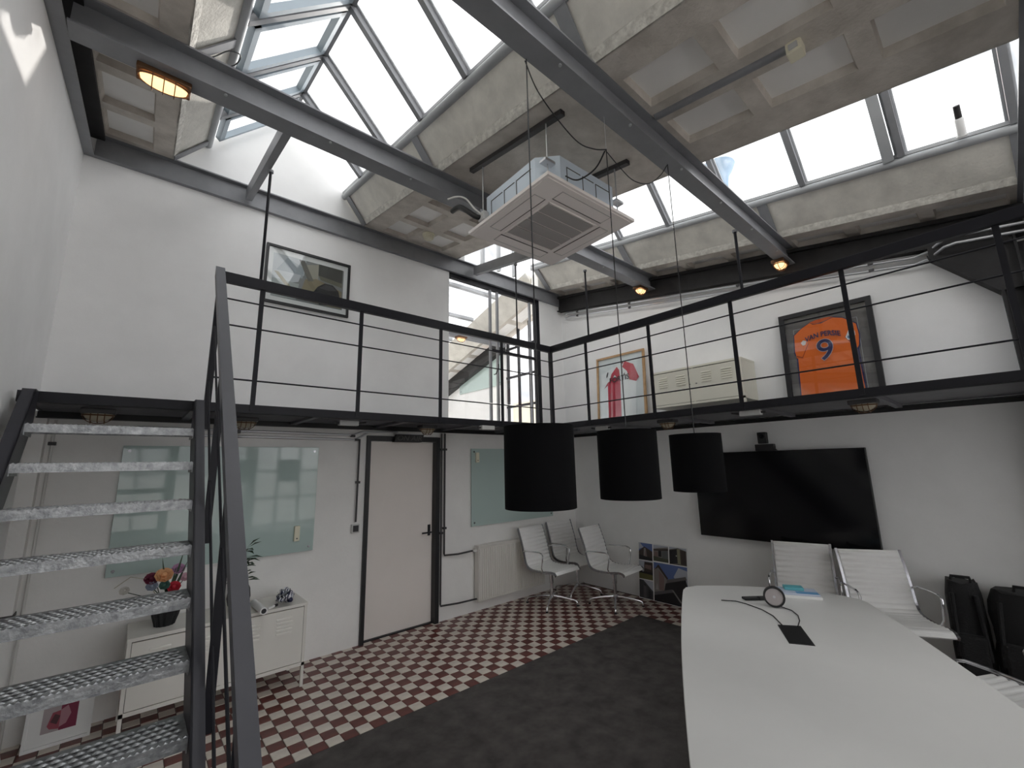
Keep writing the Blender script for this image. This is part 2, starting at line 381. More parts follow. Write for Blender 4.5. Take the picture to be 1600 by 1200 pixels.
# ---- skylights
def skylight(name,xl,xm,xr,ys,y0,y1,leftsash):
    o=struct(name,(xm,(y0+y1)/2,rz((y0+y1)/2)+.3))
    g=lambda y:rz(y)+.30; rd=lambda y:rz(y)+1.02
    for x,s in((xl,1),(xr,-1)):
        MB().tube([(x-s*.005,y0,g(y0)+.0),(x-s*.005,y1,g(y1)+.0)],.034,12).build('gutter_rail',grey_l,o,smooth=True)
        MB().prism([(x-s*.05,.03),(x+s*.02,.03),(x+s*.02,.06),(x-s*.05,.06)],y0,y1,lambda u,v,y:(u,y,g(y)+v)).build('sill_profile',grey_l,o)
    MB().prism([(xm-.035,-.06),(xm+.035,-.06),(xm+.035,.03),(xm,.06),(xm-.035,.03)],y0,y1,lambda u,v,y:(u,y,rd(y)+v)).build('ridge_bar',grey,o)
    for y in ys:
        for x in (xl,xr):
            a=Vector((xm,y,rd(y)-.01)); c=Vector((x,y,g(y)+.05)); d=(c-a).normalized(); n=Vector((-d.z,0,d.x)); 
            if n.z<0: n=-n
            wd=.022
            q=[]
            for p in(a,c):
                q += [p+Vector((0,-wd,0))-n*.05,p+Vector((0,wd,0))-n*.05,p+Vector((0,wd,0))+n*.012,p+Vector((0,-wd,0))+n*.012]
            MB().hexa(q).build('glazing_bar',grey,o)
            q=[]
            for p in(a,c):
                q += [p+Vector((0,-.04,0))+n*.002,p+Vector((0,.04,0))+n*.002,p+Vector((0,.04,0))+n*.014,p+Vector((0,-.04,0))+n*.014]
            MB().hexa(q).build('cover_strip',grey_l,o)
    yy=sorted([y0,*ys,y1])
    for x in(xl,xr):
        for a,b in zip(yy,yy[1:]):
            if b-a<.08: continue
            e=.02
            q=[(xm,a+e,rd(a+e)),(xm,b-e,rd(b-e)),(x,b-e,g(b-e)+.05),(x,a+e,g(a+e)+.05)]
            nn_=(Vector(q[1])-Vector(q[0])).cross(Vector(q[3])-Vector(q[0])).normalized()*.006
            MB().hexa([*q,*[tuple(Vector(p)+nn_) for p in q]]).build('pane',pane_c if (x==xl and leftsash) else pane_m,o)
            if x==xl and leftsash:
                # opening sash frame with blue-grey profile under the pane
                A=Vector((xm,0,0)); 
                def pt(u,v,h):
                    yv=a+.05+(b-a-.1)*v; top=Vector((xm,yv,rd(yv))); bot=Vector((x,yv,g(yv)+.05)); p=top.lerp(bot,u); n=Vector((-(bot-top).z,0,(bot-top).x)).normalized()
                    if n.z<0:n=-n
                    return p-n*h
                for (u0,u1,v0,v1) in((.06,.115,0,1),(.885,.94,0,1),(.06,.94,0,.085),(.06,.94,.915,1)):
                    q=[pt(u0,v0,.055),pt(u1,v0,.055),pt(u1,v1,.055),pt(u0,v1,.055),pt(u0,v0,.004),pt(u1,v0,.004),pt(u1,v1,.004),pt(u0,v1,.004)]
                    MB().hexa(q).build('sash_frame',sash_m,o)
    return o
sk1=skylight('window_1',.235,.88,1.52,[4.05,3.42,2.77,2.13,1.48,.83,.18,-.48,-1.13,-1.78,-2.43,-3.08],-3.66,4.59,True)
sk2=skylight('window_2',3.25,3.865,4.48,[4.22,3.57,2.91,2.25,1.58,.91,.23,-.36,-1.1,-1.75,-2.4,-3.05],-3.66,4.59,False)
# wide paired post in the right skylight and its gable glazing above the partition
for y in(.31,):
    a=Vector((3.865,y,rz(y)+1.0)); c=Vector((4.48,y,rz(y)+.34)); q=[]
    n=Vector((.73,0,.68))
    for p in(a,c): q += [p+Vector((0,-.035,0))-n*.06,p+Vector((0,.035,0))-n*.06,p+Vector((0,.035,0)),p+Vector((0,-.035,0))]
    MB().hexa(q).build('glazing_bar',grey_l,sk2)
zt=lambda d:rz(4.6)+d
MB().prism([(3.2,.15),(3.25,.32),(3.865,1.02),(4.48,.32),(4.53,.15)],4.66,4.668,lambda u,v,y:(u,y,zt(v))).build('gable_pane',pane_m,sk2)
for x in(3.56,3.865,4.17):
    B(x-.02,x+.02,4.63,4.69,zt(.1),zt(.34+.7*(1-abs(x-3.865)/.615))-.01).build('glazing_bar',grey_l,sk2)
# flat straps on the kerbs above every beam
for yb in(2.95,1.28,-.37,4.5):
    for xb,xt in((0,.235),(1.74,1.52),(3.03,3.25),(4.77,4.48)):
        s=1 if xb>xt else -1
        P=lambda u,v,y:(u,y,rz(y)+v)
        MB().prism([(xb-s*.006,-.005),(xt-s*.012,.29),(xt-s*.0,.292),(xb-s*.0,.0)],yb-.045,yb+.045,P).build('upstand_strap',grey,ceil)

# ------------------------------------------------------------------ steel beams
def ibeam(b,x0,x1,y0,y1,z0,z1,tf=.012,tw=.008):
    ym=(y0+y1)/2
    b.box(x0,x1,y0,y1,z0,z0+tf).box(x0,x1,y0,y1,z1-tf,z1).box(x0,x1,ym-tw/2,ym+tw/2,z0+tf,z1-tf); return b
def beam(y0,y1,z0,label):
    t=thing('steel_beam',label,'beam',(2.3,(y0+y1)/2,z0),group='steel roof beams')
    ibeam(MB(),XL+.07,5.085,y0,y1,z0,z0+.195).build('section',grey,t)
    for k in range(8):
        x=.2+k*.63
        for yy in(y0+.02,):
            MB().lathe([(0,-.008),(.009,-.008),(.009,0),(0,0)],(x,yy,z0),8).build('bolt',grey_l,t)
    return t
beam(2.835,2.975,3.99,'grey steel roof beam that passes behind the air conditioner, middle of the three')
beam(1.215,1.33,3.735,'grey steel roof beam in front of the air conditioner that carries the pendant cables')
beam(-.43,-.32,3.475,'grey steel roof beam at the top right edge of the photo')
beam(-2.07,-1.96,3.21,'grey steel roof beam behind the photographer')
t=thing('steel_beam','grey steel channel beam along the top of the back wall','beam',(2.3,4.57,4.265),group='steel roof beams')
MB().box(XL+.06,5.12,4.583,4.60,4.265,4.465).build('web',grey,t)
MB().box(XL+.06,5.05,4.535,4.583,4.453,4.465).build('flange',grey,t)
MB().box(XL+.06,5.05,4.555,4.583,4.265,4.277).build('flange',grey,t)
t=thing('steel_beam','sloping grey steel channel along the top of the left wall','beam',(XL+.04,2,3.8),group='steel roof beams')
P=lambda u,v,y:(u,y,rz(y)-.2+v)
MB().prism([(XL,0),(XL+.065,0),(XL+.065,.012),(XL+.012,.012),(XL+.012,.19),(XL,.19)],YK,4.82,P).build('section',grey,t)
MB().prism([(XL+.012,.17),(XL+.11,.17),(XL+.11,.20),(XL+.012,.20)],YK,4.59,P).build('shadow_strip',soot,t)  # black strip painting the shade in the gap beside the slab
t=thing('steel_beam','black sooty sloping rafter along the top of the right wall','beam',(5.08,2,3.6),group='steel roof beams')
MB().prism([(5.05,-.09),(XB,-.09),(XB,-.075),(5.10,-.075),(5.10,.13),(XB,.13),(XB,.165),(5.05,.165),(5.05,.13),(5.09,.13),(5.09,-.075),(5.05,-.075)],YK,4.6,lambda u,v,y:(u,y,rz(y)-.2+v)).build('section',soot,t)
# haunch and column of the black frame
MB().prism([(.225,3.40),(-.13,2.97),(-.25,2.97),(-.25,3.50),(.225,3.52)],5.03,5.05,lambda u,v,x:(x,u,v)).build('haunch_plate',soot,t)
MB().hexa([(4.99,.235,3.385),(XB,.235,3.385),(XB,-.125,2.96),(4.99,-.125,2.96),(4.99,.235,3.40),(XB,.235,3.40),(XB,-.125,2.975),(4.99,-.125,2.975)]).build('haunch_flange',soot,t)
MB().box(4.99,XB,-.145,-.13,0,2.97).box(4.99,XB,-.265,-.25,0,3.5).box(5.06,5.075,-.25,-.145,0,3.5).build('column',soot,t)
B(5.135,XB,-1.7,-.265,2.19,3.36).build('dark_doorway_panel',soot,t)  # flat black sheet standing in for the dark doorway beyond the column
# purlins carrying the hangers
for x,l in((.595,'short sloping grey purlin above the framed photo on the back wall'),(3.33,'short sloping grey purlin left of the glazed partition')):
    tt=tag(MB().prism([(x-.027,-.155),(x+.027,-.155),(x+.027,-.03),(x-.027,-.03)],2.99,4.53,lambda u,v,y:(u,y,rz(y)+v)).build('steel_purlin',grey),l,'beam',group='short purlins')

# ------------------------------------------------------------------ mezzanine deck
DY, DX = 3.70, 3.90
dk=thing('mezzanine_deck','black steel L-shaped mezzanine deck along back and right walls','mezzanine',(2.3,4.1,2.12))
B(XL+.02,XB-.01,DY+.012,YU,2.155,2.172).build('deck_plate',deck_m,dk)
B(DX+.012,XB-.01,YK+.05,DY+.012,2.155,2.172).build('deck_plate',deck_m,dk)
# edge channels: web with bottom lip
MB().box(XL+.02,DX+.012,DY,DY+.012,2.125,2.187).box(XL+.02,DX+.05,DY+.012,DY+.055,2.122,2.130).build('edge_channel',dark,dk)
MB().box(DX,DX+.012,YK+.05,DY,2.125,2.187).box(DX+.012,DX+.055,YK+.05,DY,2.122,2.130).build('edge_channel',dark,dk)
MB().box(XL+.02,XB-.05,YA-.05,YA,2.10,2.107).box(XL+.02,XB-.05,YA-.008,YA,2.107,2.15).build('wall_angle',black,dk)
MB().box(XB-.05,XB,YK+.05,YA-.05,2.14,2.147).box(XB-.008,XB,YK+.05,YA-.05,2.10,2.14).build('wall_angle',black,dk)
for i in range(6):
    x=.3+i*.83; B(x-.025,x+.025,DY+.055,YA-.01,2.125,2.155).build('cross_bearer',deck_m,dk)
for i in range(9):
    y=3.1-i*.83; B(DX+.055,XB-.05,y-.025,y+.025,2.125,2.155).build('cross_bearer',deck_m,dk)
for i in range(16):   # folded ribs of the deck sheet
    y=DY+.09+i*.047
    if y<YA-.02: B(XL+.05,DX,y-.006,y+.006,2.147,2.155).build('sheet_rib',deck_m,dk)
# ------------------------------------------------------------------ deck railing
rl=thing('deck_railing','black flat-steel railing with thin wires around the mezzanine edge','railing',(DX,DY,2.187))
MB().bbox(.36,DX+.03,DY-.022,DY+.022,3.10,3.18,.003).build('top_rail',dark,rl)
MB().bbox(DX-.022,DX+.022,YK+.1,DY-.02,3.10,3.18,.003).build('top_rail',dark,rl)
for x in(.64,1.44,2.277,3.09): MB().box(x-.016,x+.016,DY-.007,DY+.007,2.14,3.102).build('post',dark,rl)
MB().box(DX-.02,DX+.02,DY-.02,DY+.02,2.14,3.102).build('post',dark,rl)
for y in(3.124,2.294,1.466,.649,-.138,-.97,-1.8,-2.63): MB().box(DX-.007,DX+.007,y-.016,y+.016,2.14,3.102).build('post',dark,rl)
for z in(2.37,2.777,2.978):
    MB().tube([(.345,DY,z),(DX,DY,z)],.0065,8).build('wire',dark,rl,smooth=True)
    MB().tube([(DX,DY,z),(DX,YK+.1,z)],.0065,8).build('wire',dark,rl,smooth=True)
for (x,y,z1,r,l) in((.62,DY,4.155,.011,'thin black hanger rod left of the framed photo on the back wall'),(3.34,DY,4.155,.009,'thin black hanger rod in front of the glazed partition'),(DX,3.07,4.0,.011,'thin black hanger rod above the white and red jersey'),(DX,1.35,3.745,.013,'thin black hanger rod under the front roof beam above the cream locker')):
    h=thing('hanger_rod',l,'hanger rod',(x,y,3.18),group='hanger rods')
    MB().tube([(x,y,3.175),(x,y,z1)],r,8).build('rod',dark,h,smooth=True)
    MB().lathe([(0,0),(.022,0),(.022,.02),(0,.02)],(x,y,z1-.02),10).build('end_plate',grey,h)
# ------------------------------------------------------------------ staircase
st=thing('steel_staircase','steep steel staircase with galvanised studded treads at left','staircase',(-.08,2.2,0))
NY=lambda k:3.457-.192*(k-1); NZ=lambda k:1.975-.2165*(k-1)
def strg(x0,x1,lip):
    # channel stringer following the flight: points in (y,z)
    m=.2165/.192; ang=math.atan(m); dy=math.sin(ang); dz=math.cos(ang)
    top=(3.70,NZ(1)+m*(3.70-3.457)); bot=(NY(9)-.16,NZ(9)-m*.16)
    h=.20; up=.035
    yt=3.457+(2.187-up-1.975)/m
    P0=[(yt,2.187),(bot[0]-.0,bot[1]+up),(bot[0]+h*dy+.055,.014),(3.70,top[1]+up-h/dz*1.0)]
    P1=P0+[(3.70,2.187)]
    b=MB()
    xi=x0 if lip>0 else x1-.008
    b.prism(P1,xi,xi+.008,lambda u,v,x:(x,u,v))
    def strip(p,q,off):
        d=Vector((0,q[0]-p[0],q[1]-p[1])).normalized(); n=Vector((0,-d.z,d.y))
        if n.z<0:n=-n
        a=Vector((0,p[0],p[1]))+n*off; c=Vector((0,q[0],q[1]))+n*off; k=n*.008
        X0_,X1_=Vector((x0,0,0)),Vector((x1,0,0))
        b.hexa([a+X0_-k,a+X1_-k,c+X1_-k,c+X0_-k,a+X0_,a+X1_,c+X1_,c+X0_])
    strip(P0[0],P0[1],0); strip(P0[3],P0[2],.008)
    return b
strg(.285,.335,1).build('stringer',stair_m,st); strg(-.51,-.455,-1).build('stringer',stair_m,st)
def studs(x0,x1,y0,y1,z):
    b=MB(); ny=5; nx=22
    for j in range(ny):
        for i in range(nx):
            x=x0+.02+(x1-x0-.04)*(i+.5*(j%2)+.25)/nx; y=y0+.02+(y1-y0-.04)*(j+.5)/ny
            a,c,h=.0155,.0075,.0055
            b.add([(x-a,y-c*.3,z),(x,y-c,z),(x+a,y-c*.3,z),(x+a*.8,y+c*.6,z),(x,y+c,z),(x-a*.8,y+c*.6,z),(x-.004,y+.001,z+h),(x+.004,y+.001,z+h)],[(0,1,6),(1,7,6),(1,2,7),(2,3,7),(3,4,7),(4,6,7),(4,5,6),(5,0,6)])
    return b
def holes(x0,x1,y0,y1,z):
    b=MB(); ny=4; nx=22
    for j in range(ny):
        for i in range(nx):
            x=x0+.02+(x1-x0-.04)*(i+.5*((j+1)%2)+.25)/nx; y=y0+.02+(y1-y0-.04)*(j+1)/5
            b.add([(x-.013,y,z),(x,y-.005,z),(x+.013,y,z),(x,y+.005,z)],[(0,1,2,3)])
    return b
for k in range(1,10):
    y,z=NY(k),NZ(k); x0,x1=-.455,.283
    b=MB(); b.box(x0,x1,y,y+.225,z-.004,z).box(x0,x1,y,y+.004,z-.045,z-.004).box(x0,x1,y+.221,y+.225,z-.04,z-.004).box(x0,x0+.004,y+.004,y+.221,z-.06,z-.004).box(x1-.004,x1,y+.004,y+.221,z-.06,z-.004)
    # serrated front edge
    for i in range(36):
        xx=x0+(x1-x0)*(i+.5)/36; b.add([(xx-.0075,y,z),(xx+.0075,y,z),(xx+.0075,y+.012,z),(xx-.0075,y+.012,z),(xx,y+.002,z+.006),(xx,y+.010,z+.006)],[(0,1,4),(1,2,5,4),(2,3,5),(3,0,4,5)])
    tr=b.build('tread',galv,st); studs(x0,x1,y,y+.225,z).build('grip_studs',galv,tr)['kind']='stuff'
    holes(x0,x1,y,y+.225,z+.0008).build('grip_holes',black,tr)['kind']='stuff'
m_=.2165/.192
def railz(y): return 1.807+1.107*(y-2.402)
def slopebar(x0,x1,za,zb,y0,y1,off=0):
    P=[(y0,railz(y0)+za+off),(y1,railz(y1)+za+off),(y1,railz(y1)+zb+off),(y0,railz(y0)+zb+off)]
    return MB().prism(P,x0,x1,lambda u,v,x:(x,u,v))
slopebar(.318,.375,-.085,.0,1.30,3.655).build('handrail',stair_m,st)
for o_ in(.22,.43,.83):
    MB().tube([(.345,1.32,railz(1.32)-o_),(.345,3.64,railz(3.64)-o_)],.0065,8).build('rail_rod',dark,st,smooth=True)
for y in(3.01,2.39,1.77,3.62):
    MB().box(.3365,.374,y-.006,y+.006,max(.02,railz(y)-1.17),railz(y)-.06).build('rail_post',dark,st)
B(.34,.36,3.68,3.70,2.1,3.12).build('rail_post',dark,st)

# ------------------------------------------------------------------ door in the back wall
dr=struct('door_1',(2.3,YA,0))
MB().box(1.86,1.90,YA-.03,YA+.12,0,2.04).box(2.70,2.75,YA-.03,YA+.12,0,2.04).box(1.90,2.70,YA-.03,YA+.12,1.985,2.04).build('door_frame',black,dr)
dp=MB().bbox(1.903,2.697,YA+.05,YA+.09,.012,1.982,.003).build('door_panel',door_m,dr)
MB().bbox(2.64,2.672,YA+.042,YA+.05,.93,1.05,.002).tube([(2.656,YA+.045,.97),(2.656,YA-.005,.97),(2.645,YA-.012,.97),(2.54,YA-.012,.97)],.009,8).build('door_handle',black,dr)
B(1.9,2.7,YA+.02,YA+.13,0,.012).build('threshold',black,dr)
# ON AIR sign above the door
oa=thing('on_air_sign','small black sign reading ON AIR above the door','sign',(2.32,YA-.05,1.97))
MB().prism([(2.145,1.975),(2.475,1.975),(2.505,2.06),(2.175,2.06)],YA-.09,YA-.031,lambda u,v,y:(u-.01,y,v)).build('housing',blackplastic,oa)
MB().prism([(2.165,2.06),(2.505,2.06),(2.505,2.068),(2.165,2.068)],YA-.095,YA-.031,lambda u,v,y:(u-.01,y,v)).build('metal_cap',conduit_m,oa)
place_text('ON AIR',.078,mat('dull_letter',(.10,.095,.09),.5),oa,lambda x,y,z:(2.315+x*1.15,YA-.0905-z,2.016+y),shear=.25)

# ------------------------------------------------------------------ glass boards
def glass_board(x0,x1,z0,z1,y,label):
    t=thing('glass_board',label,'glass board',((x0+x1)/2,y,z0),group='glass boards')
    MB().bbox(x0,x1,y-.012,y-.004,z0,z1,.002).build('glass_sheet',glassboard,t)
    for x in(x0+.04,x1-.04):
        for z in(z0+.04,z1-.04): MB().lathe([(0,-.018),(.011,-.018),(.011,.014),(0,.014)],(x,y-.0,z),12,'y').build('fixing_stud',darkchrome,t,smooth=True)
    return t
glass_board(-.06,1.372,.956,1.91,YA-.015,'large sea-green glass writing board behind the stairs')
glass_board(3.205,4.635,.974,1.914,YA-.015,'sea-green glass writing board above the radiator')
def eraser(x0,x1,z0,z1,label):
    t=thing('pen_holder',label,'pen holder',((x0+x1)/2,YA-.03,z0),group='magnetic pen holders')
    MB().bbox(x0,x1,YA-.055,YA-.028,z0,z1,.006).build('case',cream,t)
    MB().lathe([(0,-.003),(.006,-.003),(.006,.002),(0,.002)],((x0+x1)/2,YA-.056,z0+.025),10,'y').build('button',seam,t)
eraser(1.195,1.242,1.055,1.19,'cream pen holder low on the glass board behind the stairs')
eraser(3.262,3.31,1.742,1.865,'cream pen holder high on the glass board above the radiator')

# ------------------------------------------------------------------ radiator and pipes
ra=thing('radiator','cream panel radiator on the back wall behind the white chairs','radiator',(3.8,YA-.05,.12))
MB().bbox(3.25,4.36,YA-.10,YA-.02,.125,.74,.008).build('panel',rad_m,ra)
for i in range(33):
    x=3.275+i*.0333; MB().bbox(x-.009,x+.009,YA-.108,YA-.098,.15,.715,.004).build('rib',rad_m,ra)
MB().bbox(3.245,4.365,YA-.112,YA-.018,.735,.755,.004).build('top_grille',rad_m,ra)
MB().tube([(3.2,YA-.06,.70),(3.26,YA-.06,.70)],.017,12).build('valve',pipe_w,ra,smooth=True)
def pipe(name,pts,r,m,label,clips=(),group='heating pipes and conduits',clipm=None):
    t=thing(name,label,'pipe',pts[0],group=group)
    MB().tube(pts,r,10).build('run',m,t,smooth=True)
    for c in clips: MB().bbox(c[0]-.02,c[0]+.02,c[1]-.02,c[1]+.02,c[2]-.012,c[2]+.012,.003).build('clip',clipm or pipe_d,t)
yp=YA-.03
pipe('radiator_pipe',[(2.815,yp,2.09),(2.815,yp,.72),(2.82,yp,.70),(3.0,yp-.01,.69),(3.21,yp-.02,.70)],.010,pipe_d,'radiator pipe right of the door that bends to the upper valve',[(2.815,yp,1.90),(2.815,yp,1.0)])
pipe('radiator_pipe',[(2.77,yp,2.09),(2.77,yp,.19),(2.775,yp,.17),(3.0,yp-.01,.155),(3.27,yp-.03,.155)],.010,pipe_d,'radiator pipe right of the door that runs down to the bottom valve',[(2.77,yp,1.90),(2.77,yp,.95),(3.27,yp-.03,.155)])
pipe('conduit_pipe',[(.0,yp,2.055),(1.70,yp,2.04),(1.80,yp,2.075),(2.2,yp,2.09)],.010,conduit_m,'upper steel conduit under the deck left of the door',[(.68,yp,2.04),(1.70,yp,2.03)])
pipe('conduit_pipe',[(.0,yp,2.005),(1.72,yp,1.992),(1.80,yp,2.03),(1.86,yp,2.07)],.010,conduit_m,'lower steel conduit under the deck left of the door',[(1.74,yp,1.992)])
pipe('conduit_pipe',[(1.775,yp,2.0),(1.77,yp,1.17)],.009,pipe_d,'dark vertical conduit down to the socket beside the door',[(1.772,yp,1.56)])
sw=thing('wall_socket','small square wall socket with black insert left of the door','socket',(1.77,YA-.02,1.06))
MB().bbox(1.732,1.812,YA-.03,YA,1.063,1.148,.004).build('plate',boxw,sw); B(1.745,1.80,YA-.034,YA-.029,1.076,1.136).build('insert',black,sw)
cz=lambda y:3.53+SL*y-.10
for dz,l in((-.03,'upper steel conduit below the black rafter on the right wall'),(-.095,'lower steel conduit below the black rafter on the right wall')):
    x=5.095
    pts=[(x+.03,4.48,cz(4.45)+dz)]+[(x,y,cz(y)+dz-.005*(y<1)) for y in(4.4,3.2,1.8,.9,.32)]+[(x-.02,.22,cz(.3)+dz+.01),(4.97,.12,cz(.12)+dz+.07),(4.96,.05,cz(.05)+dz+.085),(4.96,-.6,cz(-.6)+dz+.10)]
    pipe('conduit_pipe',pts,.013,conduit_m,l,[(x,4.2,cz(4.2)+dz),(x,3.25,cz(3.25)+dz),(x,1.8,cz(1.8)+dz),(x,.62,cz(.62)+dz)])
# boxed pipe casing in the far left corner
cs=thing('pipe_casing','white boxed pipe casing in the corner behind the stairs','casing',(-.52,4.44,.8))
B(XL,-.475,4.38,YA,.82,2.09).build('casing_body',white_low,cs); B(XL,-.47,4.375,YA,.80,.82).build('end_cap',pipe_d,cs)
pipe('corner_pipe',[(-.44,YA-.02,2.09),(-.44,YA-.02,.0)],.009,pipe_w,'thin white pipe in the corner behind the stairs',[(-.44,YA-.02,1.92)])

# ------------------------------------------------------------------ framed photograph on the back wall
def fnA(x0,x1,z0,z1,y): return lambda u,v,d:(x0+u*(x1-x0),y-d,z0+v*(z1-z0))
def fnB(ya,yb,z0,z1,x,lean=0): return lambda u,v,d:(x-d-lean*(1-v),ya+(yb-ya)*u,z0+v*(z1-z0))
def frame(t,fn,wd,hd,m,dep=.025,w_=.0,name='frame'):
    a,b=w_/wd,w_/hd
    for (u0,u1,v0,v1) in((0,1,0,b),(0,1,1-b,1),(0,a,b,1-b),(1-a,1,b,1-b)):
        MB().hexa([fn(u0,v0,0),fn(u1,v0,0),fn(u1,v1,0),fn(u0,v1,0),fn(u0,v0,dep),fn(u1,v0,dep),fn(u1,v1,dep),fn(u0,v1,dep)]).build(name,m,t)
def sheet(t,fn,d0,d1,m,name,u0=.01,u1=.99,v0=.01,v1=.99):
    return MB().hexa([fn(u0,v0,d0),fn(u1,v0,d0),fn(u1,v1,d0),fn(u0,v1,d0),fn(u0,v0,d1),fn(u1,v0,d1),fn(u1,v1,d1),fn(u0,v1,d1)]).build(name,m,t)
t=thing('framed_photo','black framed landscape photo of a parked car on the back wall','picture',(1.21,4.58,3.33))
f=fnA(.793,1.63,3.33,3.946,YU-.002); frame(t,f,.837,.616,black,.028,.024); sheet(t,f,.002,.008,paper,'mount_board')
g=fnA(.862,1.563,3.405,3.865,YU-.011)
printed('print',[
 ([(0,0),(1,0),(1,1),(0,1)],(.23,.24,.24)),
 ([(0,.55),(.42,.62),(.44,1),(0,1)],(.50,.53,.55)),([(.05,.62),(.4,.55),(.42,.8),(.18,.95)],(.36,.40,.43)),
 ([(0,.25),(.35,.45),(.38,.62),(0,.62)],(.55,.58,.60)),([(0,0),(.33,.02),(.36,.4),(0,.42)],(.40,.43,.42)),
 ([(.02,.58),(.08,.58),(.36,.12),(.30,.08)],(.33,.29,.18)),
 ([(.44,.9),(.62,.98),(.62,.6),(.46,.55)],(.36,.34,.28)),([(.36,.05),(.44,.55),(.6,.62),(.98,.45),(.98,.02)],(.25,.21,.13)),
 ([(.62,1),(.98,1),(.98,.66),(.62,.72)],(.055,.055,.05)),([(.62,.72),(.98,.66),(.98,.55),(.66,.62)],(.16,.15,.11)),
 ([(.34,.08),(.38,.22),(.44,.2),(.46,.04)],(.03,.03,.03)),
 ([(.34,.98),(.42,.98),(.56,.55),(.48,.52)],(.16,.15,.13)),
 ([(.54,.22),(.62,.44),(.72,.56),(.84,.56),(.93,.44),(.96,.26),(.88,.06),(.66,.02)],(.018,.018,.02)),
 ([(.64,.42),(.73,.53),(.83,.53),(.90,.44),(.78,.40)],(.06,.06,.065)),
 ([(.56,.22),(.94,.26),(.92,.22),(.57,.18)],(.09,.085,.085)),
],t,g)
sheet(t,f,.016,.018,pic_glass,'glazing',.03,.97,.04,.96)

# ------------------------------------------------------------------ jersey frames on the deck
DZ=2.173
t=thing('framed_jersey','light oak frame with a red and white football jersey reading FORTIS','picture',(5.06,3.48,DZ))
f=fnB(3.89,3.09,DZ,3.225,5.12,.05); frame(t,f,.80,1.05,wood,.03,.028); sheet(t,f,.002,.008,mat('pale_blue_mount',(.72,.76,.77),.6),'mount_board')
red=(.50,.012,.045); wj=(.80,.82,.83)
printed('jersey',[
 ([(.16,.12),(.2,.62),(.08,.62),(.06,.78),(.30,.84),(.47,.88),(.62,.90),(.8,.84),(.92,.66),(.84,.58),(.82,.12)],wj),
 ([(.21,.12),(.205,.60),(.25,.66),(.50,.64),(.50,.12)],red),
 ([(.25,.66),(.30,.76),(.43,.855),(.485,.80),(.5,.64)],red),
 ([(.12,.56),(.205,.60),(.25,.66),(.21,.645)],(.35,.02,.04)),
 ([(.53,.925),(.62,.91),(.80,.845),(.91,.65),(.85,.595),(.70,.635),(.66,.76),(.55,.84)],red),
 ([(.53,.93),(.61,.915),(.53,.80),(.50,.82)],(.76,.78,.79)),([(.535,.925),(.60,.912),(.565,.87)],(.25,.02,.03)),
 ([(.34,.70),(.38,.74),(.42,.70)],(.75,.75,.76)),([(.575,.725),(.61,.75),(.605,.71)],(.05,.04,.04)),
 ([(.19,.76),(.22,.80),(.235,.79),(.21,.73),(.18,.715)],(.05,.05,.055)),
],t,fnB(3.86,3.12,DZ+.03,3.195,5.108,.05),.0006)
fb=fnB(3.86,3.12,DZ+.03,3.195,5.108,.05)
place_text('FORTIS',.105,mat('dark_letter',(.03,.025,.03),.6),t,lambda x,y,z:fb(.48+x/.74,.67+y/1.0+.06*x,.0085+z),bold=.0012)
sheet(t,f,.018,.020,pic_glass,'glazing',.04,.96,.03,.97)

t=thing('framed_jersey','black frame with an orange football jersey numbered 9','picture',(5.05,1.05,DZ))
f=fnB(1.445,.665,DZ,3.205,5.13,.06); frame(t,f,.78,1.03,black,.035,.045); sheet(t,f,.002,.008,mat_board,'mount_board')
frame(t,lambda u,v,d:f(.15+u*.69,.05+v*.78,.008+d),.54,.80,grey_l,.002,.004,'inner_slip')
orange=(.86,.17,.015); navy=(.022,.022,.10)
sh=MB(); 
fj=lambda u,v,d:f(u,v,.010+d)
printed('jersey',[
 ([(.14,.12),(.15,.56),(.135,.56),(.13,.60),(.148,.778),(.25,.835),(.345,.873),(.36,.86),(.42,.845),(.50,.85),(.605,.882),(.70,.855),(.83,.772),(.845,.66),(.83,.555),(.815,.53),(.83,.12)],navy),
 ([(.152,.125),(.168,.53),(.155,.53),(.142,.60),(.155,.77),(.25,.83),(.345,.868),(.38,.845),(.47,.84),(.60,.874),(.70,.848),(.82,.766),(.832,.66),(.818,.56),(.80,.535),(.79,.55),(.812,.125)],orange),
 ([(.345,.873),(.42,.885),(.53,.89),(.605,.882),(.55,.865),(.46,.85),(.39,.848)],(.62,.10,.01)),
 ([(.155,.545),(.22,.522),(.305,.66),(.30,.665),(.218,.535),(.155,.56)],(.42,.06,.008)),
 ([(.69,.66),(.70,.665),(.78,.55),(.80,.535),(.79,.53),(.765,.56)],(.42,.06,.008)),
 ([(.22,.68),(.25,.705),(.285,.69),(.27,.655),(.24,.65)],(.78,.72,.66)),
 ([(.70,.655),(.735,.715),(.80,.70),(.80,.66),(.755,.62),(.72,.625)],(.85,.85,.87)),([(.74,.69),(.785,.69),(.78,.655),(.745,.655)],(.30,.22,.48)),([(.715,.65),(.73,.67),(.75,.64),(.735,.632)],(.12,.25,.42)),
],t,fj,.0008)
arc=lambda x:-.9*x*x
place_text('VAN PERSIE',.072,mat('navy_letter',navy,.6),t,lambda x,y,z:f(.466+x/.78*.80,.728+(y+arc(x))/1.03,.0185+z),bold=.0016)
place_text('9',.30,mat('pale_number_edge',(.55,.5,.55),.6),t,lambda x,y,z:f(.476+x/.78,.560+y/1.03,.0185+z),bold=.006,name='number_edge')
place_text('9',.30,mat('navy_number',navy,.6),t,lambda x,y,z:f(.476+x/.78,.560+y/1.03,.0195+z),bold=.001,name='number')
sheet(t,f,.022,.024,pic_glass,'glazing',.06,.94,.045,.955)

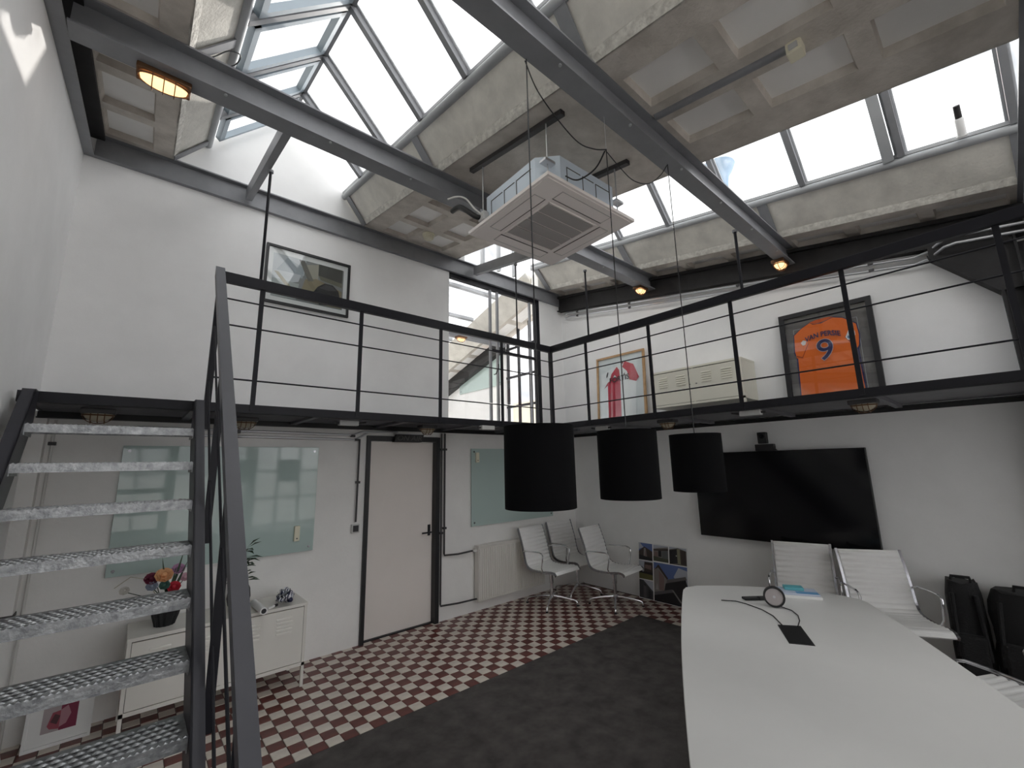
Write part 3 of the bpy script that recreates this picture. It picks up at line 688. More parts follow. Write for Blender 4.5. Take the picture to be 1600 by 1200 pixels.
# ------------------------------------------------------------------ lockers
def louvre(fn,u,v,w_,n,t,m,dv):
    for i in range(n):
        vv=v-i*dv
        MB().hexa([fn(u,vv,0),fn(u+w_,vv,0),fn(u+w_,vv-.014,0),fn(u,vv-.014,0),fn(u,vv-.004,.006),fn(u+w_,vv-.004,.006),fn(u+w_,vv-.013,.0075),fn(u,vv-.013,.0075)]).build('louvre',m,t)
def locker(name,label,fn,W_,H_,D_,leg,m,loc,nd=2):
    # fn(u,v,d): u along the front in metres, v up in metres, d outwards from the front face (negative = into depth)
    t=thing(name,label,'cabinet',loc,group='steel cabinets')
    def bx(u0,u1,v0,v1,d0,d1): return MB().hexa([fn(u0,v0,d0),fn(u1,v0,d0),fn(u1,v1,d0),fn(u0,v1,d0),fn(u0,v0,d1),fn(u1,v0,d1),fn(u1,v1,d1),fn(u0,v1,d1)])
    bx(0,W_,leg,H_-.001,-D_,-.018).build('body',m,t)
    bx(-.003,W_+.003,H_-.022,H_,-D_-.003,.004).build('top',m,t)
    bx(0,W_,leg,leg+.025,-.018,0).build('bottom_rail',m,t)
    for u in(0,W_-.022):
        bx(u,u+.022,leg,H_-.022,-.018,.0).build('side_rail',m,t)
        for d in(-D_,-.022): bx(u,u+.022,0,leg,d,d+.022).build('leg',m,t)
    bx(.02,W_-.02,leg+.02,H_-.02,-.0185,-.0165).build('door_gap',seam,t)
    dw=(W_-.05-(nd-1)*.02)/nd
    for i in range(nd):
        u=.025+i*(dw+.02)
        dd=bx(u,u+dw,leg+.03,H_-.03,-.016,-.001).build('door',m,t)
        for q in(.18,.62): louvre(lambda a,b,c:fn(a,b,c-.001),u+dw*q,H_-.085,dw*.22,5,dd,m,.026)
        uk=u+dw-.03 if i==0 else u+.03
        MB().tube([fn(uk,leg+.23,-.001),fn(uk,leg+.23,.012)],.007,10).build('lock',darkchrome,dd)
    if nd==2: bx(.025+dw,.025+dw+.02,leg+.025,H_-.022,-.018,-.002).build('centre_rail',m,t)
    return t
locker('sideboard_cabinet','cream steel sideboard cabinet on the floor behind the stairs',lambda u,v,d:(.105+u,4.015-d,v),1.115,.625,.40,.155,cabinet_m,(.66,4.2,0))
locker('deck_cabinet','cream steel locker cabinet standing on the mezzanine deck',lambda u,v,d:(4.78-d*1.0,2.84-u,DZ+v),1.085,.61,.36,.17,locker_m,(4.95,2.3,DZ))

# ------------------------------------------------------------------ things on the floor cabinet
CT=.6255
t=thing('flower_vase','black ribbed vase of mixed flowers on the left of the sideboard cabinet','vase',(.30,4.2,CT))
prof=[(.0,0),(.058,0),(.066,.03),(.078,.07),(.088,.12),(.095,.17),(.088,.19),(.08,.19),(.07,.10),(0,.06)]
b=MB(); n=28
vs=[];fs=[]
for k in range(n):
    a=2*math.pi*k/n; mul=1+.07*math.cos(k*math.pi*2/2.0*1.0) if False else (1.05 if k%2 else .96)
    for r,z in prof: vs.append((.30+r*mul*math.cos(a),4.2+r*mul*math.sin(a),CT+z))
m9=len(prof)
for k in range(n):
    for i in range(m9-1): fs.append((k*m9+i,((k+1)%n)*m9+i,((k+1)%n)*m9+i+1,k*m9+i+1))
b.add(vs,fs); b.build('vessel',vase_m,t)
def flower(c,r,m,petals=8,layers=4):
    b=MB()
    for l in range(layers):
        rr=r*(1-.2*l)
        for k in range(petals-l):
            a=2*math.pi*(k+.5*l)/(petals-l)+random.uniform(-.15,.15); el=.15+.33*l
            d=Vector((math.cos(a)*math.cos(el),math.sin(a)*math.cos(el)*.6-math.sin(el)*.55,math.sin(a)*math.cos(el)*.75+math.sin(el)*.6)).normalized()
            s_=d.cross(Vector((0,-.8,.6))).normalized(); n_=s_.cross(d)
            p0=Vector(c); w_=rr*.52
            pts=[p0,p0+d*rr*.45-s_*w_*.8+n_*rr*.08,p0+d*rr*.85-s_*w_+n_*rr*.2,p0+d*rr*1.05+n_*rr*.12,p0+d*rr*.85+s_*w_+n_*rr*.2,p0+d*rr*.45+s_*w_*.8+n_*rr*.08,p0+d*rr*.6-n_*rr*.12]
            b.add(pts,[(0,1,6),(1,2,6),(2,3,6),(3,4,6),(4,5,6),(5,0,6)])
    b.blob((c[0],c[1]-r*.1,c[2]+r*.1),(r*.35,r*.3,r*.35),8,.2)
    fl_=b.build('flower_head',m,t)
    MB().tube([(.30+(c[0]-.30)*.15,4.2+(c[1]-4.2)*.15,CT+.10),(.30+(c[0]-.30)*.6,4.2+(c[1]-4.2)*.6,CT+.10+(c[2]-CT-.1)*.7),(c[0],c[1],c[2]-.004)],.003,6).build('stem',leaf_m,fl_)
flower((.262,4.15,.97),.055,mat('apricot_petal',(.72,.40,.20),.7)); flower((.195,4.17,.955),.045,mat('wine_petal',(.16,.02,.05),.7))
flower((.345,4.19,.995),.042,mat('lilac_petal',(.48,.26,.42),.7)); flower((.325,4.13,.885),.042,mat('red_petal',(.45,.02,.04),.7))
flower((.20,4.14,.91),.036,mat('blue_grey_petal',(.30,.34,.42),.7)); flower((.27,4.13,.905),.034,mat('teal_petal',(.07,.16,.13),.7))
flower((.055,4.18,.90),.03,mat('white_petal',(.66,.64,.60),.7)); flower((.39,4.2,.93),.034,mat('pink_petal',(.55,.35,.40),.7))
for k,(dx,dz) in enumerate(((.03,.32),(-.06,.40),(.07,.45),(.1,.36),(-.02,.30))):
    MB().add([(.3,4.19,CT+.15),(.3+dx*.5-.008,4.17,CT+.15+dz*.4),(.3+dx,4.17,CT+dz+.08),(.3+dx*.5+.010,4.17,CT+.15+dz*.4)],[(0,1,2,3)]).build('leaf_blade',leaf_m,t)
MB().tube([(.27,4.18,CT+.14),(.17,4.17,.96),(.08,4.17,.99),(.0,4.17,.93)],.003,6).build('twig',mat('dry_twig',(.45,.42,.33),.8),t)
# potted plant
t=thing('potted_plant','dark-leaved plant in a round charcoal pot on the sideboard cabinet','plant',(.755,4.22,CT))
MB().lathe([(0,0),(.045,0),(.072,.04),(.083,.09),(.076,.15),(.055,.19),(.05,.185),(.06,.14),(0,.12)],(.755,4.22,CT),24).build('pot',mat('charcoal_pot',(.035,.033,.034),.6),t,smooth=True)
MB().tube([(.755,4.22,CT+.1),(.76,4.22,CT+.25),(.765,4.215,CT+.42)],.007,7).build('stem',mat('plant_stem',(.06,.06,.03),.7),t)
random.seed(11)
for k in range(46):
    z=CT+.20+.26*random.random(); a=random.random()*2*math.pi; el=random.uniform(-.25,.9); ln=random.uniform(.055,.10)
    base=Vector((.76+.02*math.cos(a),4.22+.02*math.sin(a),z)); d=Vector((math.cos(a)*math.cos(el),math.sin(a)*math.cos(el),math.sin(el))); s_=d.cross(Vector((0,0,1))).normalized(); w_=ln*.20; up=s_.cross(d)
    p=base+d*.03
    MB().add([base,p+s_*w_*.2,p+d*ln*.45+s_*w_+up*.006,p+d*ln-up*.012,p+d*ln*.45-s_*w_+up*.006,p-s_*w_*.2,p+d*ln*.45-up*.004],[(0,1,6),(1,2,6),(2,3,6),(3,4,6),(4,5,6),(5,0,6)]).build('leaf',leaf_m,t)
# paper roll, tape, rosette ribbon
t=thing('paper_roll','white paper roll lying on the sideboard cabinet','paper roll',(.87,4.06,CT))
MB().lathe([(.018,-.15),(.026,-.15),(.026,.15),(.018,.15),(.018,-.15)],(0,0,0),20,'y').build('roll_body',paper,t,smooth=True,world=False)
MB().lathe([(0,-.149),(.018,-.149),(.018,-.146),(0,-.146)],(0,0,0),16,'y').build('core_end',black,t,world=False)
t.location=(.87,4.06,CT+.027); t.rotation_euler=(0,0,math.radians(2))
t=thing('marker_pen','short black marker pen on the sideboard cabinet','pen',(.965,4.05,CT+.010),rotz=math.radians(35))
MB().tube([(-.045,0,0),(.02,0,0)],.009,10).build('barrel',paper,t,smooth=True,world=False); MB().tube([(.02,0,0),(.05,0,0)],.010,10).build('cap',black,t,smooth=True,world=False)
t=thing('ribbon_garland','blue and white striped ribbon rosette on the right of the sideboard cabinet','garland',(1.07,4.10,CT))
navyr=mat('navy_ribbon',(.03,.035,.09),.5); whr=mat('white_ribbon',(.70,.71,.74),.5)
random.seed(5)
for (cx,cy,cz_,R_) in((1.075,4.16,CT+.055,.06),(1.045,4.06,CT+.05,.06),(1.075,3.97+.06,CT+.045,.05),(1.12,4.21,CT+.035,.045)):
    for k in range(15):
        a=2*math.pi*k/15+random.uniform(-.2,.2); e=random.uniform(-.5,1.2)
        d=Vector((math.cos(a)*math.cos(e),math.sin(a)*math.cos(e),math.sin(e))); s_=d.cross(Vector((.2,.1,1))).normalized(); n_=s_.cross(d)
        c=Vector((cx,cy,cz_)); w_=.014
        P_=[c,c+d*R_*.6+n_*.016,c+d*R_,c+d*R_*.6-n_*.016]
        for p in P_: p.z=max(p.z,CT+.003)
        for q,(m0,m1) in enumerate(((-1,-.35),(-.35,.35),(.35,1))):
            b=MB(); b.add([P_[0]+s_*w_*m0,P_[0]+s_*w_*m1,P_[1]+s_*w_*m1,P_[1]+s_*w_*m0,P_[2]+s_*w_*m1,P_[2]+s_*w_*m0,P_[3]+s_*w_*m1,P_[3]+s_*w_*m0],[(0,1,2,3),(3,2,4,5),(5,4,6,7),(7,6,1,0)])
            b.build('ribbon_loop',navyr if q==1 or k%4==0 else whr,t)
# art print and a second frame leaning under the stairs
t=thing('leaning_art_frame','white framed red and pink art print leaning on the back wall under the stairs','picture',(-.18,4.36,0))
fa=lambda u,v,d:(-.335+u*.315,4.33+.09*v-d,.0+v*.30)
frame(t,fa,.315,.30,paper,.02,.016); sheet(t,fa,.0,.006,paper,'mount_board')
printed('print',[([(.24,.24),(.76,.24),(.76,.80),(.24,.80)],(.42,.36,.37)),([(.5,.24),(.76,.24),(.76,.80),(.5,.80)],(.20,.012,.05)),([(.32,.36),(.36,.30),(.5,.27),(.55,.42),(.52,.60),(.38,.58)],(.33,.06,.09)),([(.5,.3),(.6,.34),(.66,.5),(.6,.66),(.5,.6)],(.42,.20,.24)),([(.36,.42),(.46,.36),(.5,.5),(.42,.55)],(.10,.03,.04))],t,lambda u,v,d:fa(u,v,.006+d))
t=thing('leaning_picture','thin white frame leaning on the left wall under the stairs','picture',(-.5,3.9,0))
ff=lambda u,v,d:(-.42-.10*v+d,4.30-.55*u,.0+v*.47)
frame(t,ff,.55,.47,paper,.015,.02); sheet(t,ff,.0,.006,mat('grey_print',(.30,.295,.29),.5),'print_sheet')

# ------------------------------------------------------------------ photo collage board leaning on the right wall
t=thing('photo_collage_board','white board with six house photographs leaning on the right wall','poster',(5.1,3.07,0))
fc=lambda u,v,d:(5.135-.065*(1-v)-d,3.41-.665*u,.012+v*.665)
sheet(t,fc,0,.010,paper,'backing_board',0,1,0,1)
sky=(.10,.15,.34); cl=(.42,.44,.50); br=(.05,.035,.03); gr_=(.07,.075,.05); dk_=(.016,.014,.016); st_=(.22,.20,.19); pk=(.20,.13,.12)
def sub(u0,u1,v0,v1,pl): return [([(u0+(u1-u0)*a,v0+(v1-v0)*c) for a,c in p],col) for p,col in pl]
Q=[(0,0),(1,0),(1,1),(0,1)]
photos=[
 sub(.01,.305,.685,.99,[(Q,sky),([(0,.6),(.35,.75),(.1,1),(0,1)],cl),([(0,.1),(0,.5),(.42,.8),(1,.55),(1,0)],br),([(.35,.2),(.38,.72),(.52,.7),(.6,.2)],st_),([(.44,.25),(.5,.6),(.58,.25)],pk),([(0,0),(1,0),(1,.15),(0,.3)],dk_)]),
 sub(.325,.635,.70,.985,[(Q,cl),([(0,.75),(.4,.85),(1,.95),(1,0),(0,0)],st_),([(.02,.72),(1,.86),(1,.72),(.05,.64)],br),([(.05,.3),(.08,.6),(.3,.6),(.32,.25)],pk),([(.34,.3),(.34,.66),(.55,.68),(.55,.3)],dk_),([(.58,.25),(.58,.68),(.97,.7),(.97,.2)],(.11,.115,.115)),([(0,0),(1,0),(1,.2),(0,.3)],gr_)]),
 sub(.655,.99,.69,.985,[(Q,(.14,.125,.11)),([(0,.85),(.5,.98),(1,.85),(1,1),(0,1)],cl),([(0,0),(0,.8),(.45,.92),(.48,.1)],dk_),([(.48,.1),(.46,.92),(.62,.95),(.66,.06)],(.22,.21,.14)),([(.66,.06),(.64,.9),(.95,.85),(.97,.05)],br),([(.38,.5),(.42,.58),(.46,.48)],(.5,.5,.45))]),
 sub(.01,.305,.345,.67,[(Q,cl),([(0,.3),(.1,.62),(.22,.4),(.3,.3)],dk_),([(.35,.4),(.4,.95),(1,.95),(1,.35)],br),([(.42,.6),(.45,.8),(.9,.8),(.9,.55)],pk),([(0,0),(1,0),(1,.32),(0,.38)],(.12,.11,.04)),([(0,.32),(1,.28),(1,.42),(0,.4)],dk_)]),
 sub(.01,.305,.01,.33,[(Q,cl),([(0,0),(0,1),(.3,.98),(.65,.72),(1,.45),(1,0)],(.055,.055,.06)),([(.3,.05),(.3,.7),(.5,.65),(.5,.05)],(.10,.10,.105)),([(.65,.05),(.66,.6),(.9,.4),(.9,.05)],(.025,.025,.03)),([(.36,.75),(.42,.8),(.44,.7)],dk_)]),
 sub(.325,.99,.01,.675,[(Q,sky),([(.6,.7),(.75,.95),(1,.9),(1,.55),(.8,.5)],cl),([(0,.2),(0,.82),(.14,.92),(.42,.62),(.40,.25)],st_),([(.02,.8),(.14,.95),(.16,.95),(.44,.63),(.40,.6),(.14,.88)],br),([(.16,.3),(.16,.8),(.32,.66),(.3,.3)],pk),([(.38,.5),(.4,.6),(.95,.76),(.98,.68)],(.12,.11,.11)),([(.3,.25),(.36,.5),(.95,.68),(1,.5),(1,.0),(.2,0)],dk_),([(0,.14),(0,.22),(.55,.38),(.62,.34),(.56,.3)],(.10,.095,.10)),([(.54,.36),(.58,.37),(.82,.1),(.78,.08)],(.20,.19,.19)),([(0,0),(0,.14),(.55,.3),(.78,.08),(.74,0)],(.008,.007,.009)),([(.05,.3),(.1,.5),(.14,.3)],(.33,.30,.28))]),
]
for ph in photos: printed('photo_print',ph,t,lambda u,v,d:fc(u,v,.010+d),.0003)

# ------------------------------------------------------------------ television
t=thing('television','large black wall-mounted television screen on the right wall','television',(5.05,1.7,.86))
MB().bbox(5.03,5.075,.885,2.505,.865,1.79,.006).build('housing',blackplastic,t); B(5.0285,5.031,.893,2.497,.875,1.782).build('screen',tvm,t)
B(5.075,5.15,1.35,2.05,1.05,1.6).build('wall_mount',black,t)
t=thing('video_camera','small black conference camera on top of the television','camera',(5.03,1.71,1.79))
MB().bbox(4.99,5.05,1.62,1.80,1.79,1.86,.006).build('bracket',blackplastic,t); MB().bbox(4.985,5.05,1.68,1.765,1.865,1.985,.008).build('camera_body',blackplastic,t)
MB().lathe([(0,-.012),(.02,-.012),(.024,0),(0,0)],(4.985,1.722,1.94),16,'x').build('lens',tvm,t)
MB().hexa([(5.0,1.60,1.79),(5.04,1.60,1.79),(5.04,1.64,1.79),(5.0,1.64,1.79),(5.0,1.66,1.86),(5.04,1.66,1.86),(5.04,1.70,1.86),(5.0,1.70,1.86)]).build('clamp_arm',blackplastic,t)

# ------------------------------------------------------------------ conference table
TD=Vector((.876,.482,0)).normalized(); TN=Vector((-TD.y,TD.x,0))
def tp(a,o,z): p=TD*a+TN*o; return (p.x,p.y,z)
tb=thing('conference_table','long white boat-shaped conference table','table',tp(2.45,-.57,0))
def outline(gr=0):
    pts=[]; A=1.525+gr; 
    N=40
    for i in range(N+1):
        a=-1+2*i/N; hw=.612-.038*(a*a)
        pts.append((a,hw))
    L_=[]
    for s in(1,-1):
        seq=pts if s==1 else pts[::-1]
        for a,hw in seq:
            # superellipse-like rounded corners near the ends
            d=(1-abs(a))*1.44/.17
            k=1 if d>=1 else math.sqrt(max(0,1-(1-d)**2))*.17+.83
            L_.append((2.45+a*1.44,-.57+s*(hw*1.0*(k) +gr)))
        # bowed end
        e=s
        for j in range(1,10):
            f_=j/10; o=(.574*.83)*(1-2*f_)*s
            L_.append((2.45+e*(1.44+.085*(1-(1-2*f_)**2)),-.57+o))
    return L_
ol=outline()
b=MB(); n=len(ol)
lay=[(0,.712),(0.0,.735),(-.003,.740)]
vs=[]
for ins,z in((-.012,.712),(0,.716),(0,.736),(-.004,.740)):
    for a,o in ol:
        ca,co=a-2.45,o+.57; L_=math.hypot(ca,co); k=1+ins/max(L_,.1); vs.append(tp(2.45+ca*k,-.57+co*k,z))
fs=[]
for l in range(3):
    for i in range(n): fs.append((l*n+i,l*n+(i+1)%n,(l+1)*n+(i+1)%n,(l+1)*n+i))
fs += [tuple(range(n))[::-1],tuple(range(3*n,4*n))]
b.add(vs,fs); b.build('tabletop',tabletop_m,tb,smooth=True,angle=30)
for a in(1.6,3.3):
    c=tp(a,-.57,0); 
    MB().lathe([(0,.010),(.33,.010),(.33,.018),(.06,.035),(.045,.05),(.045,.712),(0,.712)],c,32).build('pedestal',chrome,tb,smooth=True)
q=[(2.976,1.07),(3.047,.972),(2.788,.833),(2.729,.936)]
MB().hexa([(x,y,.7395) for x,y in q]+[(x,y,.7425) for x,y in q]).build('cable_port',blackplastic,tb)
q2=[((x-2.885)*.86+2.885,(y-.953)*.86+.953) for x,y in q]
MB().hexa([(x,y,.7424) for x,y in q2]+[(x,y,.7432) for x,y in q2]).build('port_lid',mat('port_lid_black',(.006,.006,.006),.5),tb)
TZ=.7402
t=thing('speakerphone','round silver-faced speakerphone standing on edge on the table','speaker',(3.31,1.19,TZ))
d=Vector((-3.31,-1.19,.35)).normalized(); rt=Vector((-d.y,d.x,0)).normalized(); up=d.cross(rt)*-1
if up.z<0: up=-up
c=Vector((3.31,1.19,TZ+.064))
def disc(r0,r1,h0,h1,n=28,cc=c):
    b=MB(); vs=[];fs=[]
    for k in range(n):
        a=2*math.pi*k/n; e=rt*math.cos(a)+up*math.sin(a)
        vs += [cc+e*r0+d*h0,cc+e*r1+d*h0,cc+e*r1+d*h1,cc+e*r0+d*h1]
    for k in range(n):
        j=(k+1)%n
        for i in range(4): fs.append((k*4+i,j*4+i,j*4+(i+1)%4,k*4+(i+1)%4))
    return b.add(vs,fs)
disc(0.001,.064,-.03,.0).build('body',blackplastic,t,smooth=True); disc(.052,.063,-.002,.010).build('rim',blackplastic,t,smooth=True); disc(.001,.052,.0,.004).build('silver_face',mat('silver_mesh',(.45,.41,.41),.35,.7,bump=.4,bscale=600),t); disc(.001,.008,.004,.007).build('logo_dot',conduit_m,t)
t=tag(MB().tube([(3.196,1.492,TZ+.006),(3.251,1.416,TZ+.004),(3.24,1.349,TZ+.004),(3.19,1.231,TZ+.004),(3.112,1.138,TZ+.004),(2.985,1.05,TZ+.004)],.0032,8).build('usb_cable',cablem,smooth=True),'loose black cable running left across the table from the cable port','cable',group='cables on the table')
t=tag(MB().tube([(3.325,1.165,TZ+.008),(3.30,1.09,TZ+.004),(3.225,1.035,TZ+.004),(3.13,1.0,TZ+.004),(3.02,.978,TZ+.004)],.003,8).build('speaker_cable',cablem,smooth=True),'black cable from the speakerphone to the cable port','cable',group='cables on the table')
t=thing('glasses_case','flat black case lying beside the speakerphone on the table','case',(3.39,1.35,TZ))
MB().bbox(-.075,.075,-.028,.028,0,.016,.007).build('case_body',fabric_blk,t,world=False); MB().bbox(.02,.11,-.034,.0,.003,.024,.008).build('flap',fabric_blk,t,world=False); t.rotation_euler=(0,0,math.radians(-40))
t=thing('booklet_stack','white booklets with pale blue covers at the far end of the table','booklet',(3.70,1.17,TZ),rotz=math.radians(-62))
MB().bbox(-.13,.13,-.085,.085,0,.018,.002).build('lower_booklet',paper,t,world=False); MB().bbox(-.125,.12,-.08,.08,.0185,.032,.002).build('upper_booklet',mat('pale_lilac_cover',(.50,.55,.66),.5),t,world=False)
B(-.02,.115,-.079,-.02,.0322,.0328).build('blue_band',mat('blue_band',(.13,.32,.55),.5),t,world=False); MB().bbox(-.08,.04,-.01,.07,.033,.052,.003).build('teal_pack',mat('teal_cover',(.12,.42,.47),.5),t,world=False)

# ------------------------------------------------------------------ chairs
def make_chair():
    t=thing('office_chair','','chair',(0,0,0))
    K=[(-.335,.895),(-.300,.80),(-.262,.69),(-.235,.59),(-.215,.51),(-.185,.458),(-.13,.432),(-.05,.424),(.05,.426),(.14,.436),(.205,.440),(.25,.430),(.272,.408)]
    # Catmull-Rom resample
    pts=[]
    for i in range(len(K)-1):
        p0=K[max(i-1,0)];p1=K[i];p2=K[i+1];p3=K[min(i+2,len(K)-1)]
        for s in range(16):
            q=s/16; pts.append(tuple(.5*((2*p1[k])+(-p0[k]+p2[k])*q+(2*p0[k]-5*p1[k]+4*p2[k]-p3[k])*q*q+(-p0[k]+3*p1[k]-3*p2[k]+p3[k])*q**3) for k in(0,1)))
    pts.append(K[-1])
    L_=[0]
    for a,b_ in zip(pts,pts[1:]): L_.append(L_[-1]+math.dist(a,b_))
    vs=[];fs=[]; m=len(pts)
    for i,(y,z) in enumerate(pts):
        a=pts[max(i-1,0)];c=pts[min(i+1,m-1)]; ty,tz=c[0]-a[0],c[1]-a[1]; l=math.hypot(ty,tz); ny,nz_=-tz/l,ty/l   # normal, up/front side
        if ny<0 and nz_<0: ny,nz_=-ny,-nz_
        rib=.012*abs(math.sin(math.pi*L_[i]/.046))**.6 if .02<L_[i]<L_[-1]-.03 else .004
        hw=.225
        for x,o in((-hw,.002),(-hw*.97,rib+.004),(hw*.97,rib+.004),(hw,.002),(hw*.97,-rib*.6-.006),(-hw*.97,-rib*.6-.006)): vs.append((x,y+ny*o,z+nz_*o))
    for i in range(m-1):
        for k in range(6): fs.append((i*6+k,i*6+(k+1)%6,(i+1)*6+(k+1)%6,(i+1)*6+k))
    fs += [tuple(range(6)),tuple(range((m-1)*6,m*6))]
    MB().add(vs,fs).build('sling_seat',leather,t,smooth=True,angle=55)
    for s in(-1,1):
        b=MB(); pr=pts[::5]; vs=[];fs=[]
        for y,z in pr: vs += [(s*.224,y-.006,z-.012),(s*.243,y-.006,z-.012),(s*.243,y+.004,z+.008),(s*.224,y+.004,z+.008)]
        for i in range(len(pr)-1):
            for k in range(4): fs.append((i*4+k,i*4+(k+1)%4,(i+1)*4+(k+1)%4,(i+1)*4+k))
        fs += [(0,1,2,3),tuple(range(len(vs)-4,len(vs)))]
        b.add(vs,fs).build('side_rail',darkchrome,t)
        xa=s*.262
        MB().tube([(s*.24,-.238,.625),(xa,-.20,.640),(xa,-.05,.648),(xa,.045,.648),(xa,.082,.638),(xa,.097,.615),(xa,.092,.56),(xa,.075,.47),(s*.24,.07,.43)],.0085,8).build('armrest',chrome,t,smooth=True)
    MB().tube([(-.235,-.262,.66),(0,-.285,.66),(.235,-.262,.66)],.011,8).build('back_spreader',chrome,t,smooth=True)
    for y in(-.08,.10): MB().tube([(-.235,y,.418),(-.05,y*.5,.385),(.05,y*.5,.385),(.235,y,.418)],.011,8).build('seat_spreader',chrome,t,smooth=True)
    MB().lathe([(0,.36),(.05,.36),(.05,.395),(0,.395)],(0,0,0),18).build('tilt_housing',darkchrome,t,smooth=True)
    MB().lathe([(0,.085),(.03,.085),(.03,.12),(.019,.13),(.019,.25),(.027,.255),(.027,.36),(0,.36)],(0,0,0),16).build('column',chrome,t,smooth=True)
    for k in range(4):
        a=math.pi/2*k+.5; ca,sa=math.cos(a),math.sin(a)
        prof=[(.0,.105),(.12,.095),(.23,.075),(.285,.065),(.305,.055),(.315,.03),(.317,.016)]
        MB().tube([(r*ca,r*sa,z) for r,z in prof],.012,8,rads=[.017,.014,.012,.011,.011,.010,.009]).build('base_leg',chrome,t,smooth=True)
        MB().lathe([(0,0.002),(.015,.002),(.016,.016),(0,.016)],(.317*ca,.317*sa,0),12).build('glide',blackplastic,t)
    return t
proto=make_chair()
chairs=[
 (4.10,4.02,-90+4,'white ribbed swivel armchair in front of the radiator, leftmost of three',0),
 (4.70,4.12,-90-4,'white ribbed swivel armchair in the corner, rearmost of three',0),
 (4.62,3.45,-90+6,'white ribbed swivel armchair beside the photo collage board',0),
 (4.62,1.40,195,'white ribbed swivel armchair below the television at the table end, left one',.01),
 (4.66,.80,212,'white ribbed swivel armchair between television and black bags',.01),
 (3.56,.168,62,'white ribbed swivel armchair cut off at the right edge of the photo',.01),
]
for i,(x,y,a,l,z) in enumerate(chairs):
    c=proto if i==0 else copy_tree(proto)
    c.location=(x,y,z); c.rotation_euler=(0,0,math.radians(a-90)); c['label']=l; c['group']='white office chairs'
# ------------------------------------------------------------------ black bags at the right
def bag(loc,w_,d_,h_,label,seed,rot):
    random.seed(seed)
    t=thing('black_bag',label,'bag',loc,rotz=rot,group='black bags')
    b=MB(); n=14; lv=9; vs=[];fs=[]
    for i in range(lv):
        q=i/(lv-1); s_=[.92,1.0,1.03,1.02,1.0,.99,.97,.94,.80][i]
        for k in range(n):
            a=2*math.pi*k/n; ca,sa=math.cos(a),math.sin(a); e=.5
            px_=math.copysign(abs(ca)**e,ca); py=math.copysign(abs(sa)**e,sa); j=1+random.uniform(-.05,.05)
            vs.append((px_*d_/2*s_*j,py*w_/2*s_*j,h_*q*(1+random.uniform(-.02,.02) if i else 1)))
    for i in range(lv-1):
        for k in range(n): fs.append((i*n+k,i*n+(k+1)%n,(i+1)*n+(k+1)%n,(i+1)*n+k))
    fs += [tuple(range(n))[::-1],tuple(range((lv-1)*n,lv*n))]
    b.add(vs,fs).build('bag_body',fabric_blk,t,smooth=True,world=False)
    MB().bbox(-d_/2-.05,-d_/2+.03,-w_*.36,w_*.36,h_*.12,h_*.52,.02).build('front_pocket',fabric_blk,t,world=False)
    MB().tube([(-d_*.1,-.06,h_*.97),(-d_*.1,-.05,h_*1.045),(-d_*.1,.05,h_*1.045),(-d_*.1,.06,h_*.97)],.012,8).build('carry_handle',fabric_blk,t,smooth=True,world=False)
    for s in(-1,1): MB().tube([(-d_/2-.005,s*w_*.3,h_*.9),(-d_/2-.03,s*w_*.34,h_*.6),(-d_/2-.03,s*w_*.38,h_*.3)],.014,8).build('strap',fabric_blk,t,smooth=True,world=False)
bag((5.0,.43,.001),.215,.24,.735,'black backpack on the floor by the right wall, left of two',3,.1)
bag((4.98,.10,.001),.41,.27,.715,'wide black travel bag on the floor at the right edge, right of two',4,-.1)

# ------------------------------------------------------------------ pendant lamps
def pendant(x,y,label,zt=3.735):
    t=thing('pendant_lamp',label,'pendant lamp',(x,y,1.52),group='black drum pendants')
    r=.147; z0,z1=1.522,1.862
    MB().lathe([(r,z0),(r+.0025,z0),(r+.0025,z1),(r,z1),(r,z0)],(x,y,0),48).build('shade',shade_m,t,smooth=True)
    b=MB()
    for k in range(3):
        a=2*math.pi*k/3; b.tube([(x,y,z1-.03),(x+r*math.cos(a),y+r*math.sin(a),z1-.006)],.002,6)
    b.build('spider_fitting',black,t)
    MB().lathe([(0,z1-.11),(.02,z1-.11),(.022,z1-.03),(.008,z1-.01),(0,z1-.01)],(x,y,0),14).build('lamp_holder',blackplastic,t,smooth=True)
    MB().lathe([(0,z1-.21),(.02,z1-.205),(.03,z1-.18),(.028,z1-.15),(.014,z1-.11)],(x,y,0),16).build('bulb',lamp_off,t,smooth=True)
    MB().tube([(x,y,z1-.02),(x,y,2.6),(x,y,zt)],.0032,6).build('cable',cablem,t)
    return t
pendant(1.305,1.325,'nearest and largest black drum pendant lamp, leftmost of three')
p2=pendant(1.915,1.30,'middle black drum pendant lamp of three',3.515)
MB().tube([(1.915,1.30,3.512),(1.915,1.30,3.735)],.0009,6).build('suspension_wire',conduit_m,p2)
pendant(2.60,1.275,'black drum pendant lamp in front of the television, rightmost of three')
def swag(pts,r,label):
    t=tag(MB().tube(pts,r,6).build('swag_cable',cablem,smooth=True),label,'cable',group='swagged ceiling cables'); return t
def cat(pts,n=8):
    out=[]; 
    for i in range(len(pts)-1):
        p=[Vector(pts[max(0,min(len(pts)-1,i+k))]) for k in(-1,0,1,2)]
        for s in range(n):
            q=s/n; out.append(.5*((2*p[1])+(-p[0]+p[2])*q+(2*p[0]-5*p[1]+4*p[2]-p[3])*q*q+(-p[0]+3*p[1]-3*p[2]+p[3])*q**3))
    out.append(Vector(pts[-1])); return out
swag(cat([(1.305,1.335,3.735),(1.39,1.34,3.62),(1.54,1.34,3.53),(1.70,1.335,3.47),(1.82,1.32,3.48),(1.915,1.305,3.515)]),.0035,'sagging black cable from the beam to the middle pendant')
